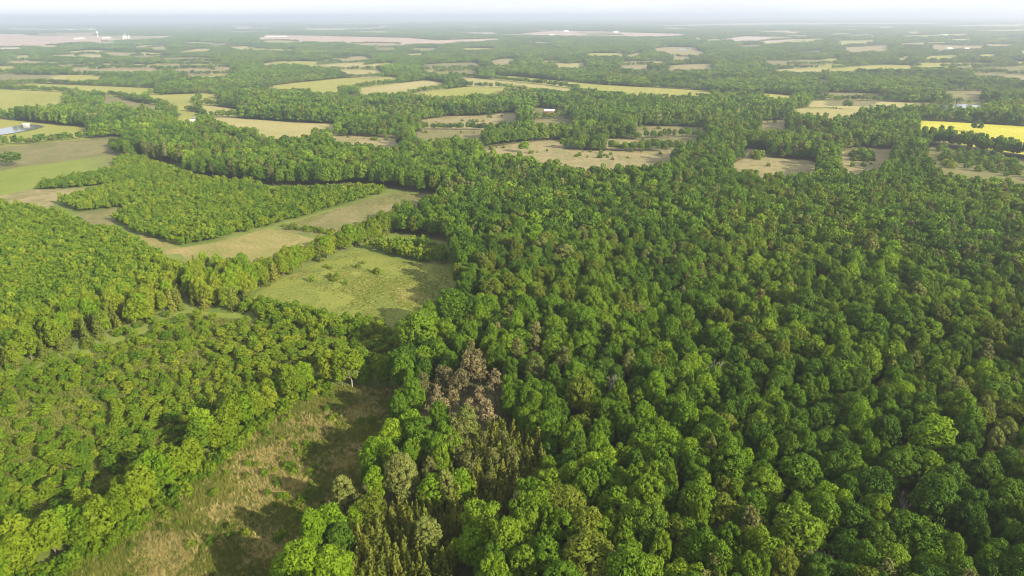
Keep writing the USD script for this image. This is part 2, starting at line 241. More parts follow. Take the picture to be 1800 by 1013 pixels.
FIELDS = [  # mid distance
    ('crop_field', 'crop', [(-90, 154), (0, 157), (130, 164), (113, 170), (112, 181), (82, 189), (0, 186), (-90, 186)], 'large yellow-green crop field left of the dark wood, first field beyond the pond'),
    ('crop_field', 'crop', [(22, 148), (60, 147), (160, 151), (280, 156), (272, 160), (225, 160), (180, 157), (60, 152)], 'long thin yellow field strip behind the large yellow-green crop field'),
    ('old_field', 'old_field', [(178, 170), (203, 170), (232, 179), (288, 188), (255, 187), (215, 183), (186, 182)], 'narrow grey-tan field tapering between two tree belts'),
    ('crop_field', 'crop', [(258, 168), (366, 164), (386, 168), (345, 173), (340, 182), (318, 183), (285, 176)], 'yellow-green wedge of crop below the wooded hillock'),
    ('crop_field', 'crop_pale', [(345, 186), (380, 187), (418, 193), (410, 196), (370, 192)], 'small yellow strip in front of the tree belt'),
    ('crop_field', 'crop', [(314, 204), (330, 196), (352, 200), (342, 214), (312, 214)], 'small yellow corner beside the grey lane'),
    ('hay_field', 'crop_pale', [(375, 208), (400, 207), (520, 216), (604, 219), (556, 224), (510, 233), (470, 232), (430, 222), (390, 214)], 'long yellow-tan hay field in front of a straight row of trees'),
    ('pond_bank', 'crop', [(-60, 207), (10, 211), (60, 216), (110, 221), (166, 226), (110, 231), (50, 238), (0, 245), (-60, 252)], 'yellow-green grass bank around the pale pond'),
    ('old_field', 'old_field', [(-60, 264), (0, 259), (100, 250), (200, 241), (218, 242), (190, 258), (198, 272), (150, 280), (60, 288), (0, 296), (-60, 300)], 'brown and green rough field with a bright grass strip along its edge'),
    ('grass_strip', 'verge', [(-60, 309), (0, 301), (40, 293), (110, 285), (190, 274), (200, 274), (120, 289), (40, 303), (0, 312), (-60, 318)], 'bright yellow-green grass strip along the planted block'),
    ('clearing', 'tan', [(738, 212), (790, 205), (840, 204), (900, 198), (912, 205), (900, 211), (850, 216), (770, 217), (742, 215)], 'tan clearing left of the red barn'),
    ('clearing', 'tan', [(582, 241), (620, 240), (705, 244), (688, 253), (660, 250), (600, 247)], 'small pale tan clearing left of the others'),
    ('clearing', 'old_field', [(728, 233), (760, 229), (850, 231), (840, 236), (790, 236), (736, 242)], 'olive-tan clearing behind a tree row'),
    ('clearing', 'tan', [(848, 261), (900, 253), (985, 246), (990, 262), (1060, 266), (1180, 264), (1176, 272), (1155, 280), (1100, 288), (1060, 286), (1000, 280), (950, 274), (900, 268), (855, 266)], 'largest tan clearing behind the big forest'),
    ('clearing', 'tan', [(1062, 244), (1110, 246), (1230, 242), (1222, 247), (1185, 252), (1075, 252)], 'tan strip behind the row of trees in the largest clearing'),
    ('clearing', 'old_field', [(1115, 222), (1240, 224), (1236, 229), (1130, 231)], 'olive strip between two tree rows behind the largest clearing'),
    ('clearing', 'old_field', [(930, 212), (1000, 208), (1008, 210), (936, 217)], 'olive strip in front of the red barn'),
    ('paddock', 'old_field', [(935, 193), (950, 189), (990, 195), (985, 200), (940, 200)], 'small olive paddock round the red barn'),
    ('crop_field', 'crop', [(862, 134), (900, 134), (990, 143), (1040, 148), (1100, 152), (1250, 160), (1240, 164), (1180, 168), (1140, 166), (1060, 156), (1000, 149), (940, 144), (880, 138)], 'longest yellow field running diagonally behind a tree belt'),
    ('crop_field', 'crop_pale', [(792, 134), (830, 137), (900, 144), (960, 150), (1012, 157), (990, 157), (900, 148), (830, 140)], 'thin pale strip left of the longest yellow field'),
    ('crop_field', 'crop', [(470, 152), (520, 146), (600, 138), (690, 135), (702, 137), (640, 145), (560, 154), (500, 153)], 'leftmost of three yellow fields in a row'),
    ('crop_field', 'crop_pale', [(628, 156), (700, 147), (750, 141), (785, 147), (770, 151), (710, 160), (690, 161), (645, 159)], 'middle of three yellow fields in a row'),
    ('crop_field', 'crop', [(724, 166), (760, 160), (820, 153), (892, 155), (880, 158), (800, 170), (780, 171), (740, 168)], 'rightmost of three yellow fields in a row'),
    ('crop_field', 'crop', [(1340, 164), (1390, 168), (1385, 176), (1360, 173)], 'small yellow corner behind a wooded knoll'),
    ('hay_field', 'crop_pale', [(1388, 195), (1420, 188), (1428, 177), (1500, 177), (1600, 181), (1662, 181), (1590, 187), (1520, 191), (1440, 194)], 'pale hay field with one round tree standing in it'),
    ('crop_field', 'yellow', [(1615, 212), (1705, 217), (1800, 223), (1880, 226), (1880, 256), (1800, 250), (1750, 242), (1700, 235), (1660, 229), (1618, 225)], 'bright yellow blossoming field with one dark tree'),
    ('pasture', 'old_field', [(1632, 262), (1640, 256), (1700, 266), (1800, 282), (1880, 292), (1880, 322), (1800, 315), (1720, 308), (1662, 302), (1650, 288)], 'rough scrubby pasture beside the big forest'),
    ('clearing', 'tan', [(1475, 268), (1500, 262), (1572, 262), (1560, 275), (1545, 290), (1550, 295), (1482, 296), (1476, 280)], 'tan clearing with a bushy island in it'),
    ('clearing', 'tan', [(1312, 261), (1340, 264), (1350, 278), (1420, 282), (1440, 290), (1400, 298), (1300, 293), (1283, 290), (1310, 278)], 'tan clearing left of the curving green hedge'),
    ('clearing', 'tan', [(1338, 213), (1386, 212), (1372, 219), (1340, 224)], 'small tan clearing in the woods right of the tree rows'),
    ('clearing', 'old_field', [(1450, 163), (1550, 165), (1540, 168), (1460, 167)], 'thin olive strip behind the pale hay field'),
    ('clearing', 'old_field', [(1660, 160), (1730, 160), (1720, 164), (1665, 163)], 'thin olive strip behind the reed-lined pond'),
]
FAR = [  # slivers towards the horizon
    ('soil', [(-60, 60), (45, 60), (50, 63), (190, 63), (310, 64), (260, 68), (150, 73), (60, 78), (0, 81), (-60, 83)]),
    ('soil', [(450, 69), (470, 61), (550, 63), (720, 67), (768, 71), (870, 68), (885, 69), (760, 77), (600, 74), (530, 72), (490, 70)]),
    ('soil', [(910, 60), (980, 54), (1020, 55), (1200, 60), (1205, 62), (1140, 64), (1000, 63), (940, 62)]),
    ('crop_pale', [(1125, 46), (1200, 44), (1350, 40), (1450, 41), (1440, 44), (1350, 44), (1200, 46)]),
    ('crop_pale', [(1450, 41), (1560, 40), (1645, 41), (1640, 43), (1450, 43)]), ('crop_pale', [(10, 51), (70, 50), (65, 53)]), ('crop_pale', [(95, 52), (165, 50), (160, 53)]),
    ('crop_pale', [(530, 50), (640, 50), (600, 53), (540, 53)]), ('crop_pale', [(615, 56), (680, 55), (670, 57)]), ('crop_pale', [(540, 42), (700, 40), (770, 38), (680, 42), (560, 43)]),
    ('crop', [(1340, 73), (1405, 69), (1450, 68), (1440, 71), (1400, 75), (1345, 75)]), ('crop', [(1470, 72), (1540, 71), (1520, 75), (1472, 77)]), ('crop', [(1220, 67), (1265, 65), (1250, 68), (1222, 69)]),
    ('soil_grey', [(1280, 68), (1310, 64), (1400, 66), (1340, 72), (1300, 72)]), ('tan', [(1475, 84), (1560, 80), (1562, 88), (1490, 89)]), ('tan', [(1630, 79), (1730, 82), (1720, 85), (1640, 84)]),
    ('tan', [(1100, 98), (1125, 92), (1120, 96), (1105, 99)]), ('tan', [(1150, 85), (1175, 83), (1220, 84), (1240, 96), (1180, 95), (1165, 90)]), ('tan', [(1180, 101), (1215, 101), (1205, 104)]),
    ('crop', [(1390, 115), (1500, 113), (1510, 115), (1400, 118)]), ('crop', [(1535, 115), (1600, 115), (1590, 119), (1470, 121)]), ('crop', [(1605, 111), (1740, 111), (1750, 115), (1620, 117)]),
    ('crop', [(1625, 99), (1685, 97), (1680, 101), (1635, 102)]), ('crop', [(1710, 97), (1748, 95), (1745, 99)]), ('crop', [(1770, 108), (1800, 109), (1850, 118), (1790, 117)]), ('crop', [(1580, 100), (1605, 99), (1590, 103)]),
    ('crop', [(1445, 106), (1470, 101), (1475, 102), (1455, 107)]), ('crop', [(1360, 108), (1400, 107), (1395, 110)]), ('tan', [(1740, 129), (1800, 132), (1850, 136), (1770, 135)]), ('tan', [(1440, 140), (1450, 140), (1442, 147)]),
    ('crop_pale', [(118, 91), (165, 88), (290, 94), (240, 97), (180, 94)]), ('crop_pale', [(72, 97), (140, 96), (130, 99)]), ('crop_pale', [(262, 84), (297, 82), (290, 86)]), ('crop_pale', [(315, 92), (345, 86), (375, 86), (340, 91)]),
    ('crop_pale', [(405, 83), (440, 81), (455, 84), (420, 86)]), ('crop_pale', [(18, 99), (52, 97), (50, 100)]), ('crop', [(250, 116), (290, 110), (360, 108), (395, 110), (370, 116), (300, 121), (270, 119)]),
    ('crop_pale', [(290, 124), (350, 120), (400, 118), (412, 121), (350, 125)]), ('soil_grey', [(-40, 85), (40, 84), (35, 86), (-40, 87)]), ('crop_pale', [(456, 113), (505, 107), (508, 109), (470, 114)]), ('crop_pale', [(545, 106), (610, 104), (600, 107)]),
    ('crop', [(645, 115), (685, 110), (690, 111), (660, 115)]), ('crop_pale', [(705, 96), (745, 94), (740, 97)]), ('tan', [(860, 107), (890, 103), (905, 104), (895, 109)]), ('tan', [(1000, 113), (1025, 110), (1030, 112)]),
    ('crop_pale', [(1590, 62), (1700, 60), (1690, 62)]), ('crop_pale', [(1640, 46), (1800, 43), (1800, 47)]), ('crop_pale', [(1430, 47), (1570, 47), (1560, 48)]), ('crop_pale', [(950, 38), (1000, 36), (1000, 38)]),
    ('crop_pale', [(1780, 90), (1850, 88), (1850, 93)]), ('soil', [(800, 58), (870, 57), (860, 60)]), ('crop_pale', [(1330, 55), (1390, 54), (1380, 57)]), ('crop_pale', [(1700, 54), (1800, 52), (1800, 54)]),
    ('tan', [(0, 130), (20, 128), (30, 132), (0, 134)]), ('tan', [(580, 101), (640, 99), (650, 103), (600, 105)]), ('crop_pale', [(470, 88), (500, 86), (498, 89)]),
]

_g = np.random.default_rng(77)
for _ in range(85):
    cy = 47 + 88 * _g.random() ** 1.2; cx = _g.uniform(-30, 1830); w_ = _g.uniform(12, 46) * (0.5 + cy / 130); h_ = _g.uniform(0.5, 1.5) * (0.35 + cy / 110); sl = _g.uniform(-0.03, 0.03) * w_
    FAR.append((['old_field', 'tan', 'crop_pale', 'old_field', 'crop', 'tan'][_g.integers(6)], [(cx - w_, cy - sl), (cx - w_ * 0.3, cy - h_ - sl * 0.3), (cx + w_ * 0.8, cy - h_ + sl), (cx + w_, cy + sl), (cx + w_ * 0.2, cy + h_), (cx - w_ * 0.6, cy + h_ * 0.8)]))
opens, rows_of_trees = [], []
def tree_row(pts, gap, off=4.0):
    """Places for a row of trees along the far edge and the sides of a field, as seen."""
    q = plan(pts).buffer(off).simplify(1.0).exterior
    c0 = plan(pts)
    n = max(3, int(q.length / gap))
    for i in range(n):
        a, b = q.interpolate(i * gap), q.interpolate(i * gap + 0.5)
        nx, ny = b.y - a.y, -(b.x - a.x)
        if Polygon(q).exterior.is_ccw is False: nx, ny = -nx, -ny
        L = math.hypot(nx, ny) + 1e-9
        if ny / L > 0.25: rows_of_trees.append((a.x, a.y))
def open_land(name, mat, poly, label=None, cat='field', group=None, amp=1.5, step=9.0, clear=1.0):
    p = roughen(poly, amp, step)
    opens.append(p.buffer(clear))
    return sheet(name, p, mat, label, cat, group)

sheet('rough_ground', roughen(unary_union([SHRUB.buffer(2), YOUNG3.buffer(3), HEDGE.buffer(3), CLUMP.buffer(3)]), 1.0, 6), 'rough', 'rough grassy ground under the scattered young trees', 'rough ground')
sheet('plantation_ground', roughen(LEFTLAND.intersection(Polygon([(-700, 120), (60, 120), (60, 700), (-700, 700)])).difference(unary_union([SHRUB.buffer(2), YOUNG3.buffer(3), HEDGE.buffer(3), CLUMP.buffer(3), FORE.buffer(2)])).difference(wedge_near), 1.0, 8), 'rough', 'grassy ground under the rows of planted young trees', 'rough ground')
open_land('meadow', 'meadow', FORE, 'dry tan meadow with tall grass, shaded by the forest edge', 'meadow')
open_land('grass_track', 'verge', TRACK, 'bright grass track along the mixed tree belt', 'track', amp=0.6, step=5)
open_land('pasture', 'pasture', F3, 'large pasture of patchy green and tan grass between hedge and forest', 'pasture')
open_land('hay_field', 'hay', F1, 'mown hay field with pale streaks behind the tree belt', 'field')
open_land('pasture', 'old_field', F2, 'grey-green rough pasture between planted block and hedge', 'pasture')
open_land('clearing', 'tan', K1, 'sandy bare clearing cutting into the planted blocks', 'clearing')
open_land('clearing', 'old_field', L1, 'small brownish clearing notched into the planted block', 'clearing')
open_land('grass_strip', 'verge', CURVE, 'curving grass strip along the upper side of the planted block', 'grass strip', amp=0.6)
for name, mat, pts, label in FIELDS:
    if name not in ('pond_bank', 'grass_strip', 'pasture'): tree_row(pts, 6.0)
    open_land(name, mat, far_field(pts, 10.5 if mat == 'yellow' else 14.0 if name in ('pasture', 'clearing') else 12.0), label, 'field' if 'clearing' not in name else 'clearing', amp=3.5, step=16.0, clear=2.0)
for mat, pts in FAR:
    if ground_at(*pts[0])[1] < 4500: tree_row(pts, 9.0, 6.0)
    open_land('distant_field', mat, far_field(pts, 11.0), 'pale strip of open farmland far off among the woods', 'field', 'far strips of farmland', amp=12.0, step=70.0, clear=4.0)
POND = plan([(-60, 233), (0, 228), (30, 222), (60, 220), (78, 223), (60, 229), (20, 236), (0, 239), (-60, 244)])
POND2 = far_field([(1640, 188), (1700, 184), (1725, 187), (1752, 186), (1720, 193), (1690, 196), (1658, 193)], 7)
POND3 = far_field([(1405, 92), (1440, 88), (1447, 90), (1425, 93)], 10)
POND4 = far_field([(1190, 87), (1212, 86), (1208, 88)], 3)
LANE = plan([(334, 218), (342, 207), (349, 200), (357, 200), (352, 207), (344, 218)])
for n, p, lab in (('pond', POND, 'pale reflecting pond in a yellow-green grass bank'), ('pond', POND2, 'glinting pond lined with reeds behind the yellow field'), ('pond', POND3, 'small blue pond far away among woods'), ('pond', POND4, 'tiny distant pond beside sandy clearings')):
    opens.append(p.buffer(3)); sheet(n, roughen(p, 1.5, 12), 'water', lab, 'pond')
opens.append(LANE.buffer(1)); sheet('gravel_lane', LANE, 'gravel', 'short grey gravel lane beside a yellow corner field', 'lane')
OPEN = unary_union(opens)

# ------------------------------------------------------------------ buildings and masts
def bx(x0, x1, y0, y1, z0, z1):
    b = trimesh.creation.box([x1 - x0, y1 - y0, z1 - z0]); b.apply_translation([(x0 + x1) / 2, (y0 + y1) / 2, (z0 + z1) / 2]); return b
BUILT = []
def shed(name, label, cat, px, py, L, W, H, rise, wall, roof, rz=0.0, doors=1, windows=2, group=None):
    """A gabled building: walls, overhanging roof, doors in the gable, windows along the side."""
    x, y = ground_at(px, py)
    t = thing(name, label, cat, (x, y, 0), rz, None, group); p = str(t.GetPath())
    prof = Polygon([(-W / 2, -0.1), (W / 2, -0.1), (W / 2, H), (0, H + rise * 0.97), (-W / 2, H)])
    e = trimesh.creation.extrude_polygon(prof, L, engine='earcut')
    turn = np.array([[0, 0, 1, -L / 2], [1, 0, 0, 0], [0, 1, 0, 0], [0, 0, 0, 1.0]]); e.apply_transform(turn)
    obj('wall', e, M[wall], p)
    o = 0.5; th = 0.18; k = rise / (W / 2)
    rp = Polygon([(-W / 2 - o, H - o * k + 0.02), (0, H + rise + 0.02), (W / 2 + o, H - o * k + 0.02), (W / 2 + o, H - o * k + th + 0.02), (0, H + rise + th + 0.02), (-W / 2 - o, H - o * k + th + 0.02)])
    r = trimesh.creation.extrude_polygon(rp, L + 2 * o, engine='earcut'); turn2 = turn.copy(); turn2[0, 3] = -L / 2 - o; r.apply_transform(turn2)
    obj('roof', r, M[roof], p)
    for i in range(doors): obj('door', bx(L / 2 - 0.02, L / 2 + 0.06, -W * 0.22, W * 0.22, 0, H * 0.78) if i == 0 else bx(-1.2, 1.2, -W / 2 - 0.06, -W / 2 + 0.02, 0, H * 0.7), M['dark_opening'], p)
    for i in range(windows):
        u = -L / 2 + L * (i + 0.6) / (windows + 0.6)
        obj('window', bx(u - 0.6, u + 0.6, -W / 2 - 0.06, -W / 2 + 0.02, H * 0.42, H * 0.78), M['dark_opening'], p)
    BUILT.append(Point(x, y).buffer(max(L, W) * 0.8))
    return t
shed('barn', 'red barn with pale pinkish metal roof in a small paddock', 'barn', 966, 198.5, 11.5, 6.5, 2.6, 1.6, 'red_paint', 'pale_roof', -8, 1, 3)
shed('house', 'white two-storey house half hidden among trees', 'house', 1136, 186.5, 9, 8, 5.6, 2.2, 'white_paint', 'grey_roof', -20, 1, 3)
shed('farm_shed', 'long grey-roofed shed in the woods right of the white house', 'shed', 1222, 182, 17, 8, 3.6, 1.4, 'white_paint', 'grey_roof', -6, 1, 4)
shed('farm_shed', 'small pale-roofed shed among trees below the three yellow fields', 'shed', 819, 183, 10, 6, 3.2, 1.1, 'white_paint', 'grey_roof', 4, 1, 2)
shed('boat_house', 'small white hut on the far bank of the pale pond', 'hut', 47, 221.6, 5.0, 3.2, 2.2, 0.8, 'white_paint', 'pale_roof', 5, 1, 1)
shed('farm_shed', 'white hut at the right end of the glinting pond', 'hut', 1747, 188, 7, 6, 3.4, 1.2, 'white_paint', 'pale_roof', 10, 1, 1)
for px, py, L in ((136, 69.2, 32), (144.5, 68.8, 22), (184, 68.0, 24), (191, 67.8, 16)):
    shed('farm_building', 'white farm building on the pinkish plain, %s' % {136: 'longest, left of the water tower', 144.5: 'second left of the water tower', 184: 'just right of the water tower', 191: 'smallest, between tower and grain bins'}[px], 'farm building', px, py, L, 12, 4.5, 2.2, 'white_paint', 'white_paint', 3, 1, 3)
for i in range(7):
    shed('poultry_house', 'long white poultry house beside a pinkish field, %s from the left' % 'first second third fourth fifth sixth last'.split()[i], 'poultry house', 469 + i * 5.2, 65.6 - 0.12 * i, 34, 9, 3.2, 1.6, 'white_paint', 'white_paint', 82, 1, 2, 'white poultry houses in a row')
for px, py, lab in ((125, 53.2, 'left of two beyond the ploughed plain'), (163, 53.0, 'right of two beyond the ploughed plain'), (995, 55.8, 'behind the central pinkish field'), (1082, 57.6, 'in the central pinkish field'), (970, 63.4, 'at the near edge of the central pinkish field'), (1362, 60.5, 'in woods right of centre'), (1660, 64, 'among the dark woods on the right'), (1668, 88.6, 'left of two by the pale strips'), (1699, 88.9, 'right of two by the pale strips'), (1518, 80.6, 'at the foot of the mast')):
    shed('farm_building', 'small white farm building far off, ' + lab, 'farm building', px, py, 0.012 * ground_at(px, py)[1] * 0.55, 0.005 * ground_at(px, py)[1], 4 + 0.0006 * ground_at(px, py)[1], 2.5, 'white_paint', 'white_paint', 10, 1, 2)

def cyl(r0, r1, z0, z1, x=0, y=0, n=16):
    a = np.arange(n) * 2 * np.pi / n; c = np.stack([np.cos(a), np.sin(a)], 1)
    v = np.vstack([np.column_stack([c * r0 + [x, y], np.full(n, z0)]), np.column_stack([c * r1 + [x, y], np.full(n, z1)]), [[x, y, z0], [x, y, z1]]]); f = []
    for i in range(n):
        j = (i + 1) % n; f += [[i, j, n + j], [i, n + j, n + i], [2 * n, j, i], [2 * n + 1, n + i, n + j]]
    return trimesh.Trimesh(v, np.array(f), process=False)
def bar(a, b, r):
    a, b = np.array(a, float), np.array(b, float); d = b - a; L = np.linalg.norm(d); m = cyl(r, r, 0, L, n=5)
    m.apply_transform(trimesh.geometry.align_vectors([0, 0, 1], d / L)); m.apply_translation(a); return m

x, y = ground_at(172, 65.2)
t = thing('water_tower', 'slender white water tower standing on the pinkish plain', 'water tower', (x, y, 0), 0, (0.62, 0.62, 0.74)); p = str(t.GetPath())
obj('shaft', trimesh.util.concatenate([cyl(7, 3.2, -0.2, 8), cyl(3.2, 3.0, 8, 30)]), M['white_paint'], p)
obj('tank', trimesh.util.concatenate([cyl(3.0, 7.5, 30, 35), cyl(7.5, 8.0, 35, 40), cyl(8.0, 5.5, 40, 44), cyl(5.5, 0.8, 44, 46)]), M['white_paint'], p)
obj('ladder', bx(3.4, 3.8, -0.4, 0.4, 2, 31), M['steel'], p)
BUILT.append(Point(x, y).buffer(40))
for i, (px, r, h) in enumerate(((217.5, 5.5, 11), (222, 5, 10), (226.5, 5, 12))):
    x, y = ground_at(px, 68.2)
    t = thing('grain_bin', 'pale steel grain bin with conical roof, %s of three' % ('left', 'middle', 'right')[i], 'grain bin', (x, y, 0)); p = str(t.GetPath())
    obj('wall', cyl(r, r, -0.2, h, n=20), M['steel'], p); obj('roof', trimesh.util.concatenate([cyl(r + 0.4, 1.2, h + 0.02, h + 5, n=20), cyl(1.2, 1.2, h + 5, h + 6)]), M['white_paint'], p)
    BUILT.append(Point(x, y).buffer(30))
x, y = ground_at(220, 68.0)
t = thing('grain_elevator', 'thin grain elevator leg with slanting spouts above the grain bins', 'grain elevator', (x, y, 0), 0, (0.6, 0.6, 0.62)); p = str(t.GetPath())
obj('leg', bx(-1.2, 1.2, -1.2, 1.2, 0, 40), M['steel'], p); obj('head', bx(-2.4, 2.4, -2, 2, 40, 44), M['steel'], p)
obj('spout', bar((0, 0, 41), (-12, 0, 22), 0.7), M['steel'], p); obj('spout', bar((0, 0, 41), (20, 0, 23), 0.7), M['steel'], p)
x, y = ground_at(1530.5, 80)
t = thing('radio_mast', 'red and white lattice mast rising above pale clearings', 'radio mast', (x, y, 0)); p = str(t.GetPath())
for k in range(6):
    z0, z1 = k * 7.0, k * 7.0 + 7; w0, w1 = 2.6 - 0.36 * k, 2.6 - 0.36 * (k + 1); q0 = [(w0, w0), (-w0, w0), (-w0, -w0), (w0, -w0)]; q1 = [(w1, w1), (-w1, w1), (-w1, -w1), (w1, -w1)]; ms = []
    for i in range(4):
        a, b, c, d = (*q0[i], z0), (*q1[i], z1), (*q0[(i + 1) % 4], z0), (*q1[(i + 1) % 4], z1)
        ms += [bar(a, b, 0.28), bar(a, d, 0.16), bar(c, b, 0.16), bar(b, d, 0.16)]
    obj('section', trimesh.util.concatenate(ms), M['red_paint' if k % 2 else 'white_paint'], p)
obj('antenna', cyl(0.9, 0.9, 42, 46), M['white_paint'], p)
BUILT.append(Point(x, y).buffer(25))
# white box trailer on the lane
x, y = ground_at(338.5, 215.5)
t = thing('box_trailer', 'white box trailer parked on the grey gravel lane', 'trailer', (x, y, 0), 25); p = str(t.GetPath())
obj('body', bx(-3.4, 3.4, -1.25, 1.25, 0.9, 3.6), M['white_paint'], p); obj('chassis', bx(-3.3, 4.6, -0.5, 0.5, 0.65, 0.89), M['steel'], p)
for sx_, sy_ in ((-1.5, 1.15), (-1.5, -1.15), (-0.3, 1.15), (-0.3, -1.15)):
    w_ = cyl(0.45, 0.45, -0.14, 0.14); w_.apply_transform(trimesh.transformations.rotation_matrix(np.pi / 2, [1, 0, 0])); w_.apply_translation([sx_, sy_, 0.45]); obj('wheel', w_, M['rubber'], p)
opens += BUILT
OPEN = unary_union([OPEN] + BUILT)

# ------------------------------------------------------------------ plants: patterns
def cards(P, N, size, rng, flat=0.5):
    """Leaf sprays: a folded four-cornered leaf clump at each point, roughly facing N."""
    n = len(P)
    N = N + rng.normal(0, flat, (n, 3)); N /= np.linalg.norm(N, axis=1, keepdims=True)
    a = np.cross(N, rng.normal(0, 1, (n, 3))); a /= np.linalg.norm(a, axis=1, keepdims=True)
    b = np.cross(N, a)
    s = (size * rng.uniform(0.55, 1.35, n))[:, None]
    q = rng.uniform(0.5, 0.9, (n, 1))
    fold = s * rng.uniform(0.05, 0.28, (n, 1))
    v = np.stack([P - a * s * 0.62 - N * fold, P + b * s * 0.5 * q, P + a * s * 0.62 - N * fold, P - b * s * 0.5 * q], 1).reshape(-1, 3)
    i = np.arange(n)[:, None] * 4
    f = np.concatenate([i + [0, 3, 1], i + [1, 3, 2]], 0)
    return v, f

def sphere_dirs(n, rng, zmin=-1.0):
    z = rng.uniform(zmin, 1, n); t = rng.uniform(0, 2 * np.pi, n); r = np.sqrt(1 - z * z)
    return np.stack([r * np.cos(t), r * np.sin(t), z], 1)

def crown(seed, R, H, base, lobes, per, card, top=0.55, lob=(0.24, 0.40)):
    """A broadleaf crown: leaf sprays on lobes that sit on an uneven dome between heights base and H."""
    rng = np.random.default_rng(seed)
    zc = base + (H - base) * (1 - top); up, down = H - zc, zc - base
    d = []
    while len(d) < lobes:                                              # spread the lobes out
        c = sphere_dirs(12, rng, -0.55)
        k = c[np.argmax([min([np.linalg.norm(x - y) for y in d] or [9]) for x in c])]; d.append(k)
    d = np.array(d)
    bump = 0.76 + 0.75 * (meshkit.fbm(d * 1.5 + seed * 3.7, 2, seed) - 0.3)
    r = R * rng.uniform(*lob, lobes)
    C = d * np.stack([np.full(lobes, R), np.full(lobes, R), np.where(d[:, 2] > 0, up, down)], 1) * (0.74 * bump)[:, None] + [0, 0, zc]
    C = np.vstack([C, [[0, 0, zc + 0.1 * up]]]); r = np.append(r, R * 0.5)
    Ps, Ns = [], []
    for k in range(len(C)):
        m = per if k < lobes else per // 2
        u = sphere_dirs(m, rng, -0.75)
        Pk = C[k] + u * r[k] * rng.uniform(0.78, 1.1, (m, 1)) * [1, 1, 0.85]
        dist = np.linalg.norm((Pk[:, None] - C[None]) / r[None, :, None], axis=2); dist[:, k] = 9
        keep = dist.min(1) > 0.80
        Ps.append(Pk[keep]); Ns.append(u[keep] + [0, 0, 0.25])
    P, N = np.vstack(Ps), np.vstack(Ns)
    return cards(P, N / np.linalg.norm(N, axis=1, keepdims=True), card, rng)

def tube(pts, radii, sides=6):
    p = np.asarray(pts, float); n = len(p)
    t = np.gradient(p, axis=0); t /= np.linalg.norm(t, axis=1, keepdims=True)
    a = np.cross(t, [0.31, 0.95, 0.1]); a /= np.linalg.norm(a, axis=1, keepdims=True); b = np.cross(t, a)
    ang = np.arange(sides) * 2 * np.pi / sides
    v = (p[:, None] + np.asarray(radii)[:, None, None] * (np.cos(ang)[None, :, None] * a[:, None] + np.sin(ang)[None, :, None] * b[:, None])).reshape(-1, 3)
    f = []
    for i in range(n - 1):
        for j in range(sides):
            k = (j + 1) % sides
            f += [[i * sides + j, i * sides + k, (i + 1) * sides + k], [i * sides + j, (i + 1) * sides + k, (i + 1) * sides + j]]
    return trimesh.Trimesh(v, np.array(f), process=False)

def trunk_mesh(seed, H, r, R, limbs=5, fork=0.45, sides=6):
    rng = np.random.default_rng(seed + 900)
    w = rng.normal(0, 0.02 * H, (5, 2)); w[0] = 0
    z = np.linspace(-0.2, H * 0.8, 5); main = np.column_stack([np.cumsum(w, 0), z])
    ms = [tube(main, r * np.array([1.25, 0.9, 0.7, 0.45, 0.15]), sides)]
    for k in range(limbs):
        t = rng.uniform(fork, 0.72); i = t * 4; p0 = main[int(i)] + (main[int(i) + 1] - main[int(i)]) * (i % 1)
        a = k * 2.4 + rng.uniform(-0.4, 0.4); L = R * rng.uniform(0.65, 0.95)
        dirn = np.array([math.cos(a), math.sin(a), 0])
        pts = [p0, p0 + dirn * L * 0.45 + [0, 0, L * 0.35], p0 + dirn * L + [0, 0, L * 0.85]]
        ms.append(tube(pts, r * np.array([0.45, 0.3, 0.08]), 5))
    return trimesh.util.concatenate(ms)

def bare_mesh(seed, H, R, r):
    """A leafless tree: limbs that fork three times."""
    rng = np.random.default_rng(seed); ms = [tube([[0, 0, -0.2], [0.1, 0, H * 0.25], [0, 0.15, H * 0.5]], [r, r * 0.8, r * 0.6], 6)]
    def grow(p, d, L, rad, depth):
        e = p + d * L + [0, 0, 0.06 * L]; mid = (p + e) / 2 + rng.normal(0, 0.06 * L, 3)
        ms.append(tube([p, mid, e], [rad, rad * 0.75, rad * 0.5], 4))
        if depth:
            for _ in range(3):
                nd = d + rng.normal(0, 0.5, 3) + [0, 0, 0.15]; grow(e if rng.random() < 0.7 else mid, nd / np.linalg.norm(nd), L * rng.uniform(0.55, 0.8), rad * 0.55, depth - 1)
    for k in range(6):
        a = k * 1.05 + rng.uniform(-0.3, 0.3); d = np.array([math.cos(a) * 0.7, math.sin(a) * 0.7, 0.8]); d /= np.linalg.norm(d)
        grow(np.array([0, 0, H * rng.uniform(0.3, 0.5)]), d, R * 0.55, r * 0.5, 3)
    return trimesh.util.concatenate(ms)

def conifer(seed, H, R, tiers, per, card, base=0.15, power=0.9, droop=0.15):
    """Whorls of drooping sprays on a cone."""
    rng = np.random.default_rng(seed); P, N = [], []
    for k in range(tiers):
        t = (k + rng.uniform(0, 0.8)) / tiers
        z = H * (base + (1 - base) * t); rr = R * (1 - t) ** power + 0.04 * R
        m = max(3, int(per * (1 - t * 0.75)))
        a = rng.uniform(0, 2 * np.pi, m); q = rr * rng.uniform(0.35, 1.1, m)
        P.append(np.stack([q * np.cos(a), q * np.sin(a), z - droop * q + rng.normal(0, 0.02 * H, m)], 1))
        N.append(np.stack([np.cos(a), np.sin(a), np.full(m, 0.7)], 1))
    P, N = np.vstack(P), np.vstack(N)
    return cards(P, N / np.linalg.norm(N, axis=1, keepdims=True), card, rng, 0.4)

